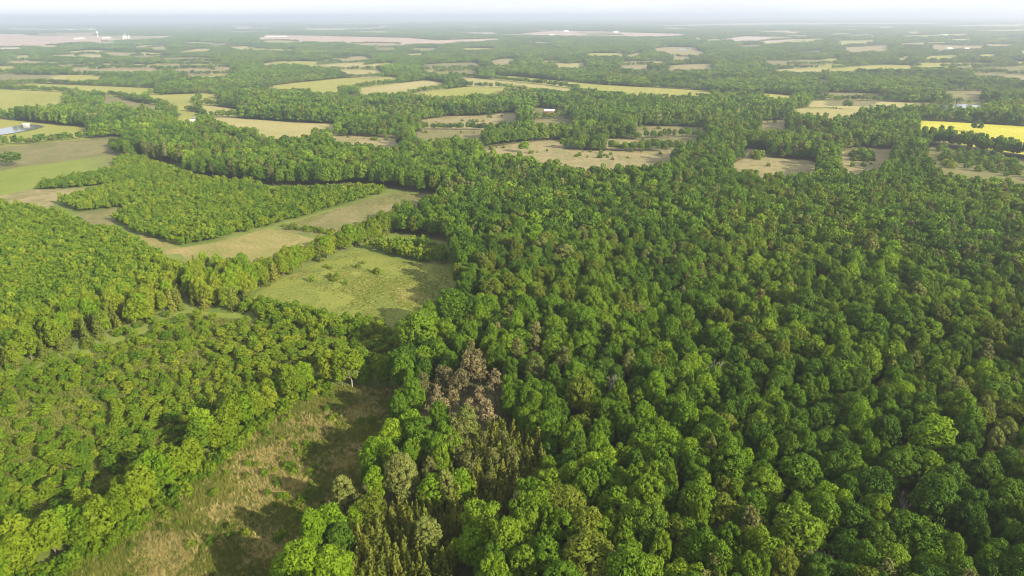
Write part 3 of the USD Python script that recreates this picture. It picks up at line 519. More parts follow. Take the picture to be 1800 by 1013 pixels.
def pine(seed, H, R, whorls, card, per):
    """An open-crowned pine: needle tufts on separate limbs in the upper half."""
    rng = np.random.default_rng(seed); P, N = [], []
    for k in range(whorls):
        t = rng.uniform(0, 1); z = H * (0.42 + 0.55 * t); L = R * (1.02 - 0.85 * t ** 1.5) * rng.uniform(0.6, 1.1); a = k * 2.4 + rng.uniform(-0.3, 0.3)
        c = np.array([math.cos(a) * L * 0.72, math.sin(a) * L * 0.72, z + 0.1 * L]); m = per
        u = sphere_dirs(m, rng, -0.5)
        P.append(c + u * R * 0.30 * rng.uniform(0.4, 1.1, (m, 1)) * [1.1, 1.1, 0.7]); N.append(u + [0, 0, 0.4])
    P, N = np.vstack(P), np.vstack(N)
    return cards(P, N / np.linalg.norm(N, axis=1, keepdims=True), card, rng, 0.6)

PATTERN = {}
def pattern(name, crown_mesh, leaf, trunk=None, bark='bark', kids=('crown', 'trunk')):
    path = '/World/pattern_' + name
    stage.CreateClassPrim(path)
    if crown_mesh is not None: usdkit.mesh(stage, path + '/' + kids[0], crown_mesh, M[leaf])
    if trunk is not None: usdkit.mesh(stage, path + '/' + kids[1], trunk, M[bark], smooth=True)
    PATTERN[name] = path
    return path

# broadleaf: (R, H) nominal 4.2 m, 14 m; tones by species
BROAD, BROAD_MID, BROAD_FAR = [], [], []
SPEC = [('leaf_green', 4.2, 13.5, 2.0, 34), ('leaf_dark', 4.4, 14.0, 2.4, 38), ('leaf_green', 3.8, 14.5, 1.8, 34), ('leaf_bright', 4.3, 13.0, 1.5, 40), ('leaf_green', 4.6, 13.0, 2.4, 36),
        ('leaf_dark', 3.9, 13.0, 1.8, 32), ('leaf_olive', 4.0, 13.5, 2.0, 34), ('leaf_green', 4.1, 12.5, 1.6, 42), ('leaf_pale', 3.7, 14.5, 1.6, 34), ('leaf_olive', 4.4, 12.5, 1.8, 36)]
WEIGHT = np.array([.16, .13, .14, .10, .14, .11, .06, .10, .025, .035])
for i, (leaf, R, H, base, nl) in enumerate(SPEC):
    BROAD.append(pattern(f'broadleaf_{i}', crown(100 + i, R, H, base, nl + 14, 150, 0.46, lob=(0.16, 0.31)), leaf, trunk_mesh(i, H, 0.28, R)))
    BROAD_MID.append(pattern(f'broadleaf_mid_{i}', crown(200 + i, R, H, base * 0.6, 30, 30, 1.05, lob=(0.22, 0.38)), leaf))
    BROAD_FAR.append(pattern(f'broadleaf_far_{i}', crown(300 + i, R * 1.08, H, 0.4, 13, 14, 2.2, lob=(0.36, 0.5)), leaf))
GRAND = [pattern(f'grand_{i}', crown(350 + i, 5.6, 15.5, 1.5, 64, 240, 0.46, lob=(0.17, 0.30)), leaf, trunk_mesh(140 + i, 15.5, 0.36, 5.6, 7)) for i, leaf in enumerate(['leaf_bright', 'leaf_bright', 'leaf_olive', 'leaf_pale'])]
YOUNGP, YOUNG_MID = [], []
for i, (leaf, R, H) in enumerate([('leaf_young', 1.9, 6.2), ('leaf_young', 1.7, 6.6), ('leaf_green', 2.1, 6.0), ('leaf_young', 2.0, 5.6), ('leaf_hedge', 1.8, 6.0)]):
    YOUNGP.append(pattern(f'young_{i}', crown(400 + i, R, H, 0.2, 18, 44, 0.52, top=0.5, lob=(0.3, 0.48)), leaf, trunk_mesh(20 + i, H, 0.09, R, 3)))
    YOUNG_MID.append(pattern(f'young_mid_{i}', crown(450 + i, R, H, 0.6, 10, 18, 1.0, top=0.5, lob=(0.36, 0.5)), leaf))
HEDGEP = []
for i, (leaf, R, H) in enumerate([('leaf_hedge', 3.0, 8.6), ('leaf_hedge', 2.7, 8.0), ('leaf_bright', 3.2, 9.0), ('leaf_hedge', 2.8, 9.2), ('leaf_young', 3.1, 8.4)]):
    HEDGEP.append(pattern(f'hedge_{i}', crown(500 + i, R, H, 0.1, 32, 120, 0.44, top=0.55), leaf, trunk_mesh(40 + i, H, 0.16, R)))
SHRUBP = []
for i, (leaf, R, H) in enumerate([('leaf_young', 1.5, 2.4), ('leaf_hedge', 1.7, 2.0), ('leaf_green', 1.4, 2.8), ('leaf_olive', 1.6, 1.8)]):
    SHRUBP.append(pattern(f'shrub_{i}', crown(600 + i, R, H, 0.0, 12, 34, 0.5, top=0.7, lob=(0.3, 0.5)), leaf, trunk_mesh(60 + i, H, 0.05, R * 0.7, 4, 0.2), kids=('foliage', 'stem')))
CEDARP = []
for i in range(5):
    H = [5.8, 5.4, 6.3, 5.6, 6.6][i]
    CEDARP.append(pattern(f'cedar_{i}', conifer(700 + i, H, [1.25, 1.2, 1.3, 1.35, 1.35][i], 22, 26, 0.36, 0.05, 0.62), 'needle_cedar', trunk_mesh(80 + i, H, 0.06, 0.5, 2)))
BCEDARP = []
for i in range(3):
    BCEDARP.append(pattern(f'grown_cedar_{i}', conifer(740 + i, 8.0 + i, 2.2, 17, 30, 0.75, 0.05, 0.75), 'needle_cedar', trunk_mesh(90 + i, 8, 0.15, 1.2, 3)))
PINEP, DEADP = [], []
for i in range(4):
    PINEP.append(pattern(f'pine_{i}', pine(760 + i, 13.0 + i * 0.6, 2.9, 34, 0.62, 34), 'needle_pine', trunk_mesh(95 + i, 15.5, 0.2, 2.2, 7, 0.5)))
    DEADP.append(pattern(f'dead_pine_{i}', pine(780 + i, 12.5 + i * 0.6, 2.8, 30, 0.55, 26), 'needle_dead', trunk_mesh(110 + i, 15, 0.2, 2.6, 10, 0.45)))
BAREP = [pattern(f'bare_{i}', bare_mesh(800 + i, 13.0, 4.2, 0.24), 'bark_grey', kids=('limbs', 'trunk')) for i in range(3)]

def tuft(seed, h, spread, n, w):
    rng = np.random.default_rng(seed); V, Fc = [], []
    for k in range(n):
        a = rng.uniform(0, 2 * np.pi); r = spread * math.sqrt(rng.random()); b = np.array([r * math.cos(a), r * math.sin(a), -0.03]); hh = h * rng.uniform(0.6, 1.15)
        lean = np.array([rng.normal(0, 0.3), rng.normal(0, 0.3), 0]) * hh; s_ = np.array([math.cos(a + 1.6), math.sin(a + 1.6), 0]) * w * rng.uniform(0.6, 1.3)
        i = len(V); V += [b - s_, b + s_, b + lean * 0.4 + s_ * 0.8 + [0, 0, hh * 0.6], b + lean * 0.4 - s_ * 0.8 + [0, 0, hh * 0.6], b + lean + [0, 0, hh]]
        Fc += [[i, i + 1, i + 2], [i, i + 2, i + 3], [i + 3, i + 2, i + 4]]
    return np.array(V), np.array(Fc)
TUFTS = []
for i in range(4): TUFTS.append(pattern(f'dry_tuft_{i}', tuft(850 + i, 1.05, 0.35, 10, 0.07), 'grass_dry', kids=('blades', 'x')))
for i in range(4): TUFTS.append(pattern(f'green_tuft_{i}', tuft(860 + i, 0.8, 0.45, 12, 0.09), 'grass_green', kids=('blades', 'x')))

# ------------------------------------------------------------------ plants: where they stand
inside = lambda poly, p: shapely.contains_xy(poly, p[:, 0], p[:, 1])
def lattice(poly, s, rng, jitter=0.38):
    x0, y0, x1, y1 = poly.bounds
    gx, gy = np.arange(x0, x1 + s, s), np.arange(y0, y1 + s, s * 0.866)
    X, Y = np.meshgrid(gx, gy); X = X + (np.arange(len(gy)) % 2)[:, None] * s / 2
    p = np.stack([X.ravel(), Y.ravel()], 1) + rng.uniform(-jitter, jitter, (X.size, 2)) * s
    return p[inside(poly, p)]

def wedge(d0, d1, margin=45.0, slope=0.80):
    return Polygon([(-slope * d0 - margin, d0), (slope * d0 + margin + 25, d0), (slope * d1 + margin + 25, d1), (-slope * d1 - margin, d1)])

NOTWOOD = unary_union([LEFTLAND, SHRUB, YOUNG3, YOUNG4, YOUNG5, YOUNG6, HEDGE, HEDGE2, CLUMP, BAND, CEDARS, TRACK])
shapely.prepare(OPEN); shapely.prepare(NOTWOOD)

class Stand:
    """All plants of one kind: position, pattern, turn, scale."""
    def __init__(s): s.rows = []
    def add(s, p, k, sc, sz=None, note=''):
        for i in range(len(p)):
            s.rows.append((p[i][0], p[i][1], int(k[i]), float(sc[i]), float(sc[i] if sz is None else sz[i]), note))

wood, wood_far = Stand(), Stand()
used = []           # single trees set by hand: (x, y, clearance)
def own_spot(px, py, z): return ground_at(px, py, z)

# single trees that stand out: kind, crown centre as seen, its height, pattern, scale across, scale up, label
SINGLE = [
    ('broadleaf_tree', (521, 985), 11, GRAND[0], 0.98, 1.08, 'large bright green round tree at the meadow corner, left one of a pair'),
    ('broadleaf_tree', (579, 990), 10, GRAND[1], 0.84, 0.98, 'bright green round tree at the meadow corner, right one of a pair'),
    ('broadleaf_tree', (664, 792), 10, GRAND[1], 0.92, 1.0, 'bright rounded tree on the forest edge above the young cedars'),
    ('broadleaf_tree', (706, 832), 10, GRAND[3], 0.78, 1.08, 'tall pale silvery-green tree between cedars and bright rounded tree'),
    ('broadleaf_tree', (602, 856), 9, BROAD[8], 0.85, 0.95, 'small pale tree on the meadow edge of the forest'),
    ('broadleaf_tree', (760, 852), 9, BROAD[3], 0.90, 1.0, 'bright green tree left of the pale one, among young cedars'),
    ('broadleaf_tree', (784, 848), 10, BROAD[8], 0.70, 1.05, 'slim pale tree squeezed between two bright green ones'),
    ('broadleaf_tree', (806, 846), 9, BROAD[3], 0.88, 1.0, 'bright green tree right of the slim pale one'),
    ('broadleaf_tree', (752, 932), 9, BROAD[8], 0.86, 0.95, 'pale green tree standing alone amid the lower young cedars'),
    ('broadleaf_tree', (846, 905), 11, BROAD[0], 1.15, 1.15, 'full green tree right of the cedars, back one of two'),
    ('broadleaf_tree', (834, 945), 9, BROAD[3], 0.95, 0.95, 'bright green tree right of the cedars, front one of two'),
    ('broadleaf_tree', (990, 880), 11, GRAND[2], 1.0, 1.0, 'big olive-green oak with a wide dome right of the cedars'),
    ('broadleaf_tree', (1035, 975), 11, GRAND[2], 1.2, 1.08, 'widest olive-green dome at the lower edge of the forest'),
    ('broadleaf_tree', (800, 960), 6, BROAD[3], 0.55, 0.62, 'small bright tree at the right rim of the cedars'),
    ('broadleaf_tree', (720, 740), 9, BROAD[3], 1.0, 1.0, 'bright tree on the forest edge left of the brown pines'),
    ('broadleaf_tree', (735, 760), 10, BROAD[0], 1.15, 1.1, 'full green tree in front of the brown pines'),
    ('broadleaf_tree', (820, 735), 10, BROAD[8], 0.95, 1.05, 'pale green tree directly in front of the brown pines'),
    ('broadleaf_tree', (940, 645), 10, BROAD[8], 1.0, 1.05, 'pale sage tree right of the brown pines'),
    ('broadleaf_tree', (650, 885), 8, BROAD[6], 0.95, 0.85, 'olive tree leaning out over the upper end of the cedars'),
    ('broadleaf_tree', (630, 900), 7, BROAD[3], 0.75, 0.72, 'small bright tree on the meadow edge beside the olive one'),
    ('broadleaf_tree', (1718, 222), 6, BROAD_MID[1], 1.35, 1.0, 'dark round tree alone in the bright yellow field'),
    ('broadleaf_tree', (1490, 185), 5, BROAD_MID[1], 1.5, 0.95, 'round tree alone in the pale hay field'),
    ('broadleaf_tree', (16, 279), 6, BROAD_MID[1], 1.9, 0.95, 'broad dark tree clump standing in the brown and green field'),
    ('broadleaf_tree', (921, 258), 5, BROAD_MID[3], 1.3, 0.85, 'single bright tree at the left end of the largest tan clearing'),
    ('bare_tree', (1255, 633), 11, BAREP[0], 1.0, 1.05, 'grey leafless tree sticking out of the middle of the green forest'),
    ('bare_tree', (400, 503), 8, BAREP[1], 0.9, 0.85, 'whitish leafless tree above the mixed tree belt'),
    ('bare_tree', (616, 648), 7, BAREP[2], 0.75, 0.75, 'leafless tree leaning in the clump at the head of the meadow'),
    ('bare_tree', (25, 962), 5, BAREP[1], 0.75, 0.65, 'leafless pale tree near the end of the hedgerow'),
    ('bare_tree', (592, 880), 6, BAREP[2], 0.55, 0.6, 'small dead snag on the meadow edge of the forest'),
    ('bare_tree', (1592, 872), 9, BAREP[1], 0.8, 0.9, 'thin grey snag low among dark crowns towards the right corner'),
    ('bare_tree', (1640, 570), 10, BAREP[2], 0.9, 0.95, 'grey snag far right in the middle of the forest'),
    ('bare_tree', (1075, 655), 10, BAREP[0], 0.7, 0.95, 'slim leafless tree right of the brown dying pines'),
    ('bare_tree', (1440, 960), 9, BAREP[0], 0.8, 0.9, 'greyish half-bare tree low in the deep green forest'),
]
singles = []
for name, px, z, pat, sc, sz, label in SINGLE:
    x, y = own_spot(*px, z)
    used.append((x, y, (3.6 if 'bare' in name else 4.4) * sc))
    singles.append((name, x, y, pat, sc, sz, label))
USED = np.array(used)
def free_of_singles(p, pad=2.2):
    d = np.hypot(p[:, None, 0] - USED[None, :, 0], p[:, None, 1] - USED[None, :, 1])
    return (d > USED[None, :, 2] * 0.85 + pad).all(1)

def fbm2(p, s, seed): return meshkit.fbm(np.column_stack([p / s, np.zeros(len(p))]), 3, seed)

rng = np.random.default_rng(5)
# the big wood
p = lattice(wedge(78, 940), 4.6, rng, 0.44)
p = p[~inside(OPEN, p)]; p = p[~inside(NOTWOOD, p)]; p = p[~inside(DEAD, p)]
p = p[free_of_singles(p)]
n = len(p)
grove = fbm2(p, 60, 3)
kin = np.stack([fbm2(p, 42, 60 + i) for i in range(len(SPEC))], 1)
k = np.argmax(np.log(WEIGHT) + 7.0 * (kin - 0.5) + rng.gumbel(0, 0.8, (n, len(SPEC))), 1)
sc = np.clip(rng.lognormal(-0.36, 0.24, n), 0.42, 1.3) * (0.9 + 0.25 * grove)
big = rng.random(n) < 0.10; sc[big] *= 1.28
sz = np.clip(0.86 + 0.22 * sc + rng.normal(0, 0.14, n) + 0.35 * (fbm2(p, 28, 9) - 0.5), 0.62, 1.4)
# thin where a large crown covers its neighbours
from scipy.spatial import cKDTree
kd = cKDTree(p); drop = np.zeros(n, bool)
for i in np.nonzero(big)[0]:
    if drop[i]: continue
    for j in kd.query_ball_point(p[i], 4.9 * sc[i]):
        if j != i and not big[j] and np.hypot(*(p[j] - p[i])) < 4.2 * sc[i] * 0.95 + 0.6: drop[j] = True
gap = fbm2(p * [0.7, 1.0], 48, 89) + 0.06 * rng.normal(0, 1, n)
deepwood = p[:, 1] < 560 + 60 * fbm2(p, 80, 90)
drop |= (~deepwood) & (gap > 0.60) & (rng.random(n) < 0.75)
lowwood = (~deepwood) & (gap > 0.54); sc = np.where(lowwood, sc * 0.8, sc); sz = np.where(lowwood, sz * 0.68, sz)
keep = ~drop
wood.add(p[keep], k[keep], sc[keep], sz[keep])
# woods further off
p = lattice(wedge(940, 2700), 8.2, rng)
p = p[~inside(OPEN, p)]; p = p[~inside(NOTWOOD, p)]; p = p[free_of_singles(p)]
n = len(p); k = rng.choice(len(SPEC), n, p=WEIGHT / WEIGHT.sum())
sc = np.clip(rng.lognormal(0.10, 0.22, n), 0.6, 1.7); sz = np.clip(0.48 + 0.22 * sc + 0.22 * fbm2(p, 90, 4) + rng.normal(0, 0.07, n), 0.5, 1.0)
kin = np.stack([fbm2(p, 120, 160 + i) for i in range(len(SPEC))], 1)
k = np.argmax(np.log(WEIGHT) + 8.0 * (kin - 0.5) + rng.gumbel(0, 0.8, (n, len(SPEC))), 1)
gap = fbm2(p * [0.6, 1.0], 75, 88); thin = (gap > 0.60) & (rng.random(n) < 0.72); low = (gap > 0.56) & ~thin
sc = np.where(low, sc * 0.75, sc); sz = np.where(low, sz * 0.62, sz)
p, k, sc, sz = p[~thin], k[~thin], sc[~thin], sz[~thin]
wood_far.add(p, k, sc, sz)
p = np.array(rows_of_trees) + rng.normal(0, 1.2, (len(rows_of_trees), 2)); n = len(p)
seen = unary_union([plan(f[2]).buffer(-1.5) for f in FIELDS] + [far_field(f[2], 6.0) for f in FIELDS if f[1] == 'yellow'] + [POND.buffer(2), POND2.buffer(2), LANE.buffer(1)] + BUILT)
m = ~inside(seen, p); p = p[m]; n = len(p)
sc = rng.uniform(0.75, 1.25, n) * np.clip(p[:, 1] / 1500, 0.8, 1.2)
wood_far.add(p, rng.choice(len(SPEC), n, p=WEIGHT / WEIGHT.sum()), sc, rng.uniform(0.5, 0.78, n))

# hedgerow, clump at the head of the meadow, narrow hedge and mixed belt
hedge = Stand(); belt = Stand()
for poly, s, note in ((HEDGE, 3.9, 'hedgerow'), (CLUMP, 3.9, 'clump')):
    q = lattice(poly.buffer(-1.0), s, rng); q = q[free_of_singles(q, -0.8)]
    n = len(q); sc = rng.uniform(0.85, 1.25, n)
    hedge.add(q, rng.choice([0, 0, 1, 2, 3, 3, 4], n), sc, sc * rng.uniform(0.98, 1.3, n), note)
q = lattice(HEDGE2.buffer(-0.4), 3.5, rng); q = q[~inside(OPEN.buffer(-2), q)]
cedar_big = Stand()
m = rng.random(len(q)) < 0.35
cedar_big.add(q[m], rng.integers(0, 3, m.sum()), rng.uniform(0.8, 1.15, m.sum()), None, 'narrow hedge')
n = (~m).sum(); sc = rng.uniform(0.85, 1.2, n); hedge.add(q[~m], rng.integers(0, len(HEDGEP), n), sc, sc * rng.uniform(1.0, 1.25, n), 'narrow hedge')
q = lattice(BAND, 4.4, rng); q = q[free_of_singles(q, 0.5)]; q = q[~inside(OPEN, q)]
u = rng.random(len(q)) + 1.2 * (fbm2(q, 25, 8) - 0.5)
m = u > 0.52
cedar_big.add(q[m], rng.integers(0, 3, m.sum()), rng.uniform(0.7, 1.05, m.sum()), None, 'mixed belt')
n = (~m).sum(); sc = rng.uniform(0.8, 1.25, n); hedge.add(q[~m], rng.integers(0, len(HEDGEP), n), sc, 0.2 + sc * rng.uniform(0.95, 1.2, n), 'mixed belt')

# planted young trees and the scrub
young, shrub = Stand(), Stand()
for poly, s, sca, note in ((YOUNG3, 3.0, (0.65, 1.05), 'young3'), (YOUNG4, 3.0, (0.7, 1.1), 'young4'), (YOUNG5, 3.0, (0.72, 1.05), 'young5'), (YOUNG6, 3.0, (0.72, 1.05), 'young6')):
    q = lattice(poly.buffer(-0.8), s, rng, 0.33); q = q[~inside(OPEN.buffer(-1.5), q)]; q = q[free_of_singles(q, 0)]
    q = q[rng.random(len(q)) < 0.94]
    n = len(q); sc = rng.uniform(*sca, n)
    young.add(q, rng.integers(0, len(YOUNGP), n), sc, sc * rng.uniform(0.85, 1.15, n), note)
q = lattice(SHRUB.buffer(-1.5), 3.3, rng, 0.48); q = q[~inside(OPEN, q)]; q = q[~inside(YOUNG3.buffer(-2), q)]; q = q[~inside(HEDGE.buffer(1), q)]; q = q[~inside(CLUMP, q)]; q = q[free_of_singles(q, 0)]
dens = fbm2(q, 22, 21)
near_hedge = np.array([HEDGE.distance(Point(*a)) for a in q]); m = (dens + rng.normal(0, 0.10, len(q)) > 0.43) & ((near_hedge > 12) | (rng.random(len(q)) < 0.2))
n = m.sum(); sc = rng.uniform(0.5, 1.0, n); young.add(q[m], rng.integers(0, len(YOUNGP), n), sc * 1.1, sc * rng.uniform(0.55, 0.8, n), 'scrub')
m2 = (~m) & (rng.random(len(q)) < 0.6)
n = m2.sum(); shrub.add(q[m2], rng.integers(0, len(SHRUBP), n), rng.uniform(0.5, 1.15, n), None, 'scrub')
# bushes in the meadow: thick along the hedgerow and in the shaded hollow
q = lattice(FORE.buffer(-1.5), 2.6, rng, 0.48)
dh = np.array([HEDGE.distance(Point(*a)) for a in q]); hollow = plan([(480, 800), (520, 780), (600, 780), (560, 880), (480, 905), (450, 860)])
pr = 0.85 * np.exp(-dh / 6.0) + 0.45 * inside(hollow, q) + 0.28 * (fbm2(q, 14, 31) > 0.62)
m = rng.random(len(q)) < pr
n = m.sum(); shrub.add(q[m], rng.integers(0, len(SHRUBP), n), rng.uniform(0.35, 0.9, n), None, 'meadow')
# bushes at the foot of the hedgerow
q = lattice(HEDGE.buffer(3.5).difference(HEDGE.buffer(-2)), 2.0, rng, 0.45); n = len(q)
shrub.add(q, rng.choice([0, 0, 1, 2], n), rng.uniform(0.55, 1.15, n), None, 'foot')
q = lattice(BAND.symmetric_difference(BAND.buffer(6)).difference(TRACK.buffer(0.5)), 2.6, rng, 0.45); q = q[~inside(OPEN, q)]; n = len(q)
shrub.add(q, rng.choice([0, 1, 2, 3], n), rng.uniform(0.6, 1.2, n), None, 'belt foot')
# tall grass
grass = []
def sow(poly, s, dry, hs, clear=None):
    q = lattice(poly, s, rng, 0.5)
    if clear is not None: q = q[inside(clear, q)]
    n = len(q); isdry = dry + 0.9 * (fbm2(q, 11, 41) - 0.5) + 0.9 * (fbm2(q, 38, 43) - 0.5) + rng.normal(0, 0.10, n) > 0.5
    kk = rng.integers(0, 4, n) + np.where(isdry, 0, 4); sc = rng.uniform(0.7, 1.3, n)
    grass.extend(zip(q[:, 0], q[:, 1], kk, sc, sc * hs * rng.uniform(0.6, 1.2, n)))
view = wedge(85, 400, 45)
sow(FORE.intersection(view), 0.52, 0.24, 0.8)
weeds = len(grass)
sow(F3.buffer(-1), 0.95, 0.30, 0.42); sow(F2.buffer(-1), 1.25, 0.35, 0.42); sow(F1.buffer(-1), 1.4, 0.55, 0.25)
wq = np.array([(r[0], r[1]) for r in grass[weeds:]])
keep = (fbm2(wq * [1.0, 0.55], 9, 51) + 0.8 * (fbm2(wq, 30, 53) - 0.5) + rng.normal(0, 0.08, len(wq))) > 0.56
grass = grass[:weeds] + [r for r, k_ in zip(grass[weeds:], keep) if k_]
sow(SHRUB.intersection(view).difference(OPEN), 0.8, -0.1, 0.8)

# pasture, rough pasture and clearing bushes
for pts, num, note in (([(560, 470), (660, 455), (700, 480), (640, 500), (540, 500)], 10, 'pasture'), ([(1640, 262), (1700, 270), (1800, 290), (1800, 312), (1700, 300), (1660, 296)], 60, 'rough pasture'), ([(1500, 270), (1530, 268), (1535, 284), (1495, 284)], 22, 'island'), ([(1323, 277), (1338, 276), (1338, 284), (1323, 284)], 3, 'clearing bush'), ([(490, 402), (540, 408), (585, 415), (590, 410), (545, 400), (500, 398)], 26, 'field boundary')):
    poly = plan(pts); q = lattice(poly, math.sqrt(poly.area / num / 0.87), rng, 0.45); n = len(q)
    far = 1.0 if note in ('pasture', 'field boundary') else 2.2
    shrub.add(q, rng.integers(0, len(SHRUBP), n), rng.uniform(0.7, 1.3, n) * far, None, note)
for f_ in FIELDS:
    if f_[0] in ('clearing', 'pasture') and ground_at(*f_[2][0])[1] < 1000:
        poly = plan(f_[2]).buffer(-4)
        if poly.is_empty: continue
        q = lattice(poly, 9.0, rng, 0.5); q = q[(fbm2(q, 22, 95) + rng.normal(0, 0.08, len(q))) > 0.63]; n = len(q)
        if n: shrub.add(q, rng.choice([0, 2, 3], n), rng.uniform(0.5, 1.5, n), None, 'far clearing')
for i in range(14):
    shrub.add([ground_at(1402 + i * 5.2, 190.5 + 0.25 * (i % 3))], [1], [0.8], None, 'row')
# tree islands in the tan clearings
def island(pts, s, hi, note):
    poly = plan(pts); q = lattice(poly, s, rng, 0.4); n = len(q); sc = rng.uniform(0.6, 1.0, n)
    wood.add(q, rng.choice([0, 2, 3, 6, 7], n), sc, sc * hi, note)
island([(985, 264), (1060, 268), (1130, 269), (1185, 266), (1185, 262), (1060, 263), (990, 259)], 8, 0.85, 'island')
# cedars, pines, dead pines
cedar, pines, dead = Stand(), Stand(), Stand()
q = lattice(CEDARS, 1.55, rng, 0.42); q = q[free_of_singles(q, -1.0)]; q = q[rng.random(len(q)) < 0.93]
n = len(q); sc = rng.uniform(0.65, 1.25, n); cedar.add(q, rng.integers(0, 5, n), sc, sc * rng.uniform(1.1, 1.5, n), 'cedars')
q = lattice(DEAD, 4.7, rng, 0.4); q = q[free_of_singles(q, -0.5)]; q = q[rng.random(len(q)) < 0.62]; n = len(q); sc = rng.uniform(0.68, 1.15, n); dead.add(q, rng.integers(0, 4, n), sc, sc, 'brown pines')
for px, py in [(792, 778), (815, 772), (838, 790), (850, 762), (805, 800), (822, 812), (866, 800), (885, 770), (700, 792), (768, 812), (745, 800), (860, 835), (640, 855), (628, 868), (760, 790), (900, 800), (690, 770)]:
    pines.add([ground_at(px, py, 9)], rng.integers(0, 4, 1), rng.uniform(0.62, 0.9, 1), None, 'cedar edge')
wt = [(r[0], r[1]) for r in wood.rows]; wp = np.array(wt); sel = np.nonzero((wp[:, 1] < 700) & (fbm2(wp, 40, 77) > 0.60) & (rng.random(len(wp)) < 0.13))[0]
for i in sel:
    pines.add([wp[i]], rng.integers(0, 4, 1), rng.uniform(0.8, 1.1, 1), None, 'in the wood')
sel = set(sel.tolist()); wood.rows = [r for i, r in enumerate(wood.rows) if i not in sel]

# ------------------------------------------------------------------ plants: the ones that show largest are things, the rest one mass of each kind
def plant(kind, x, y, path, sc, sz, label, cat, group, turn):
    t = thing(kind, label, cat, (x, y, 0), turn, (sc, sc, sz), group)
    t.GetReferences().AddInternalReference(path); t.SetInstanceable(True)

for name, x, y, pat, sc, sz, label in singles:
    plant(name, x, y, pat, sc, sz, label, 'broadleaf tree' if 'broad' in name else 'bare tree', None, R_.uniform(0, 360))

def mass(name, rows, protos, label, cat, seed):
    """rows: (x, y, index into protos, scale, scale up)."""
    if not rows: return
    g_ = np.random.default_rng(seed)
    pi = UsdGeom.PointInstancer.Define(stage, '/World/' + name)
    for i, path in enumerate(protos):
        a = UsdGeom.Xform.Define(stage, f'/World/{name}/kind_{i:03d}'); a.GetPrim().GetReferences().AddInternalReference(path)
    pi.CreatePrototypesRel().SetTargets([f'/World/{name}/kind_{i:03d}' for i in range(len(protos))])
    a = np.array([r[:5] for r in rows], float); n = len(a)
    pi.CreatePositionsAttr(Vt.Vec3fArray.FromNumpy(np.column_stack([a[:, :2], np.zeros(n)]).astype(np.float32)))
    pi.CreateProtoIndicesAttr(Vt.IntArray.FromNumpy(a[:, 2].astype(np.int32)))
    pi.CreateScalesAttr(Vt.Vec3fArray.FromNumpy(np.column_stack([a[:, 3], a[:, 3], a[:, 4]]).astype(np.float32)))
    h = g_.uniform(0, np.pi, n)
    pi.CreateOrientationsAttr(Vt.QuathArray([Gf.Quath(float(c), 0.0, 0.0, float(s_)) for c, s_ in zip(np.cos(h), np.sin(h))]))
    tag(pi.GetPrim(), label, cat, None, 'stuff')

def largest(rows, most, z, size):
    """Indices of those that show largest in the photograph."""
    a = np.array([r[:5] for r in rows], float)
    sx, sy, f = screen(np.column_stack([a[:, :2], z * a[:, 4]]))
    ok = (sx > -5) & (sx < 1805) & (sy > 0) & (sy < 1016)
    s = np.where(ok, size * a[:, 3] / f, 0)
    o = np.argsort(-s)[:most]
    return [i for i in o if s[i] > 0], sx, sy

ORDINAL = 'first second third fourth fifth sixth seventh eighth ninth tenth eleventh twelfth thirteenth fourteenth fifteenth sixteenth seventeenth eighteenth nineteenth twentieth twenty-first twenty-second twenty-third twenty-fourth twenty-fifth twenty-sixth twenty-seventh twenty-eighth twenty-ninth thirtieth'.split()
def individuals(kind, cat, stand, protos, most, z, size, say, group):
    """Plants that show largest become things. Those whose words are still the same are told apart by their order from the left."""
    idx, sx, sy = largest(stand.rows, most, z, size)
    words = {}
    for i in idx: words.setdefault(say(stand.rows[i][2], sx[i], sy[i], stand.rows[i][3], stand.rows[i][5]), []).append(i)
    label = {}
    for text, members in words.items():
        members.sort(key=lambda i: sx[i])
        for n, i in enumerate(members):
            label[i] = text if len(members) == 1 or len(members) > 30 else f"{text}, {'last' if n == len(members) - 1 and n else ORDINAL[n]} from the left"
    for i in idx:
        x, y, k, sc, sz, note = stand.rows[i]
        plant(kind, x, y, protos[k], sc, sz, label[i], cat, group(note), R_.uniform(0, 360))
    chosen = set(idx)
    return [r for i, r in enumerate(stand.rows) if i not in chosen]

TONE = {'leaf_green': 'mid-green', 'leaf_dark': 'dark green', 'leaf_bright': 'bright green', 'leaf_olive': 'olive', 'leaf_pale': 'silvery'}
def where(sx):
    return next(t for x, t in ((760, 'beside the meadow'), (900, 'beside the cedars'), (1010, 'by the olive oak'), (1130, 'by the widest dome'), (1250, 'below the leafless tree'), (1400, 'left of the half-bare tree'), (1560, 'right of the half-bare tree'), (9999, 'towards the corner')) if sx < x)
def rank(sy): return next(t for y, t in ((520, 'rearmost rank'), (590, 'farthest rank'), (660, 'far rank'), (730, 'sixth rank'), (780, 'fifth rank'), (835, 'fourth rank'), (890, 'third rank'), (950, 'second rank'), (9999, 'front rank')) if sy < y)
def bulk(sc, a, b): return 'large' if sc > b else 'small' if sc < a else 'medium'
rest_wood = individuals('broadleaf_tree', 'broadleaf tree', wood, BROAD, 274, 9, 4.2, lambda k, sx, sy, sc, note: f"{bulk(sc, 0.72, 0.98)} {TONE[SPEC[k][0]]} forest tree {where(sx)}, {rank(sy)}", lambda n: 'broadleaf trees of the big forest')
PLACE = {'hedgerow': 'of the hedgerow', 'clump': 'of the clump heading the meadow', 'narrow hedge': 'of the pasture hedge', 'mixed belt': 'of the mixed belt'}
FULL = {'hedgerow': 'in the hedgerow along the dry meadow', 'clump': 'in the clump at the head of the meadow', 'narrow hedge': 'in the narrow hedge between pasture and hay field', 'mixed belt': 'in the mixed belt above the grass track'}
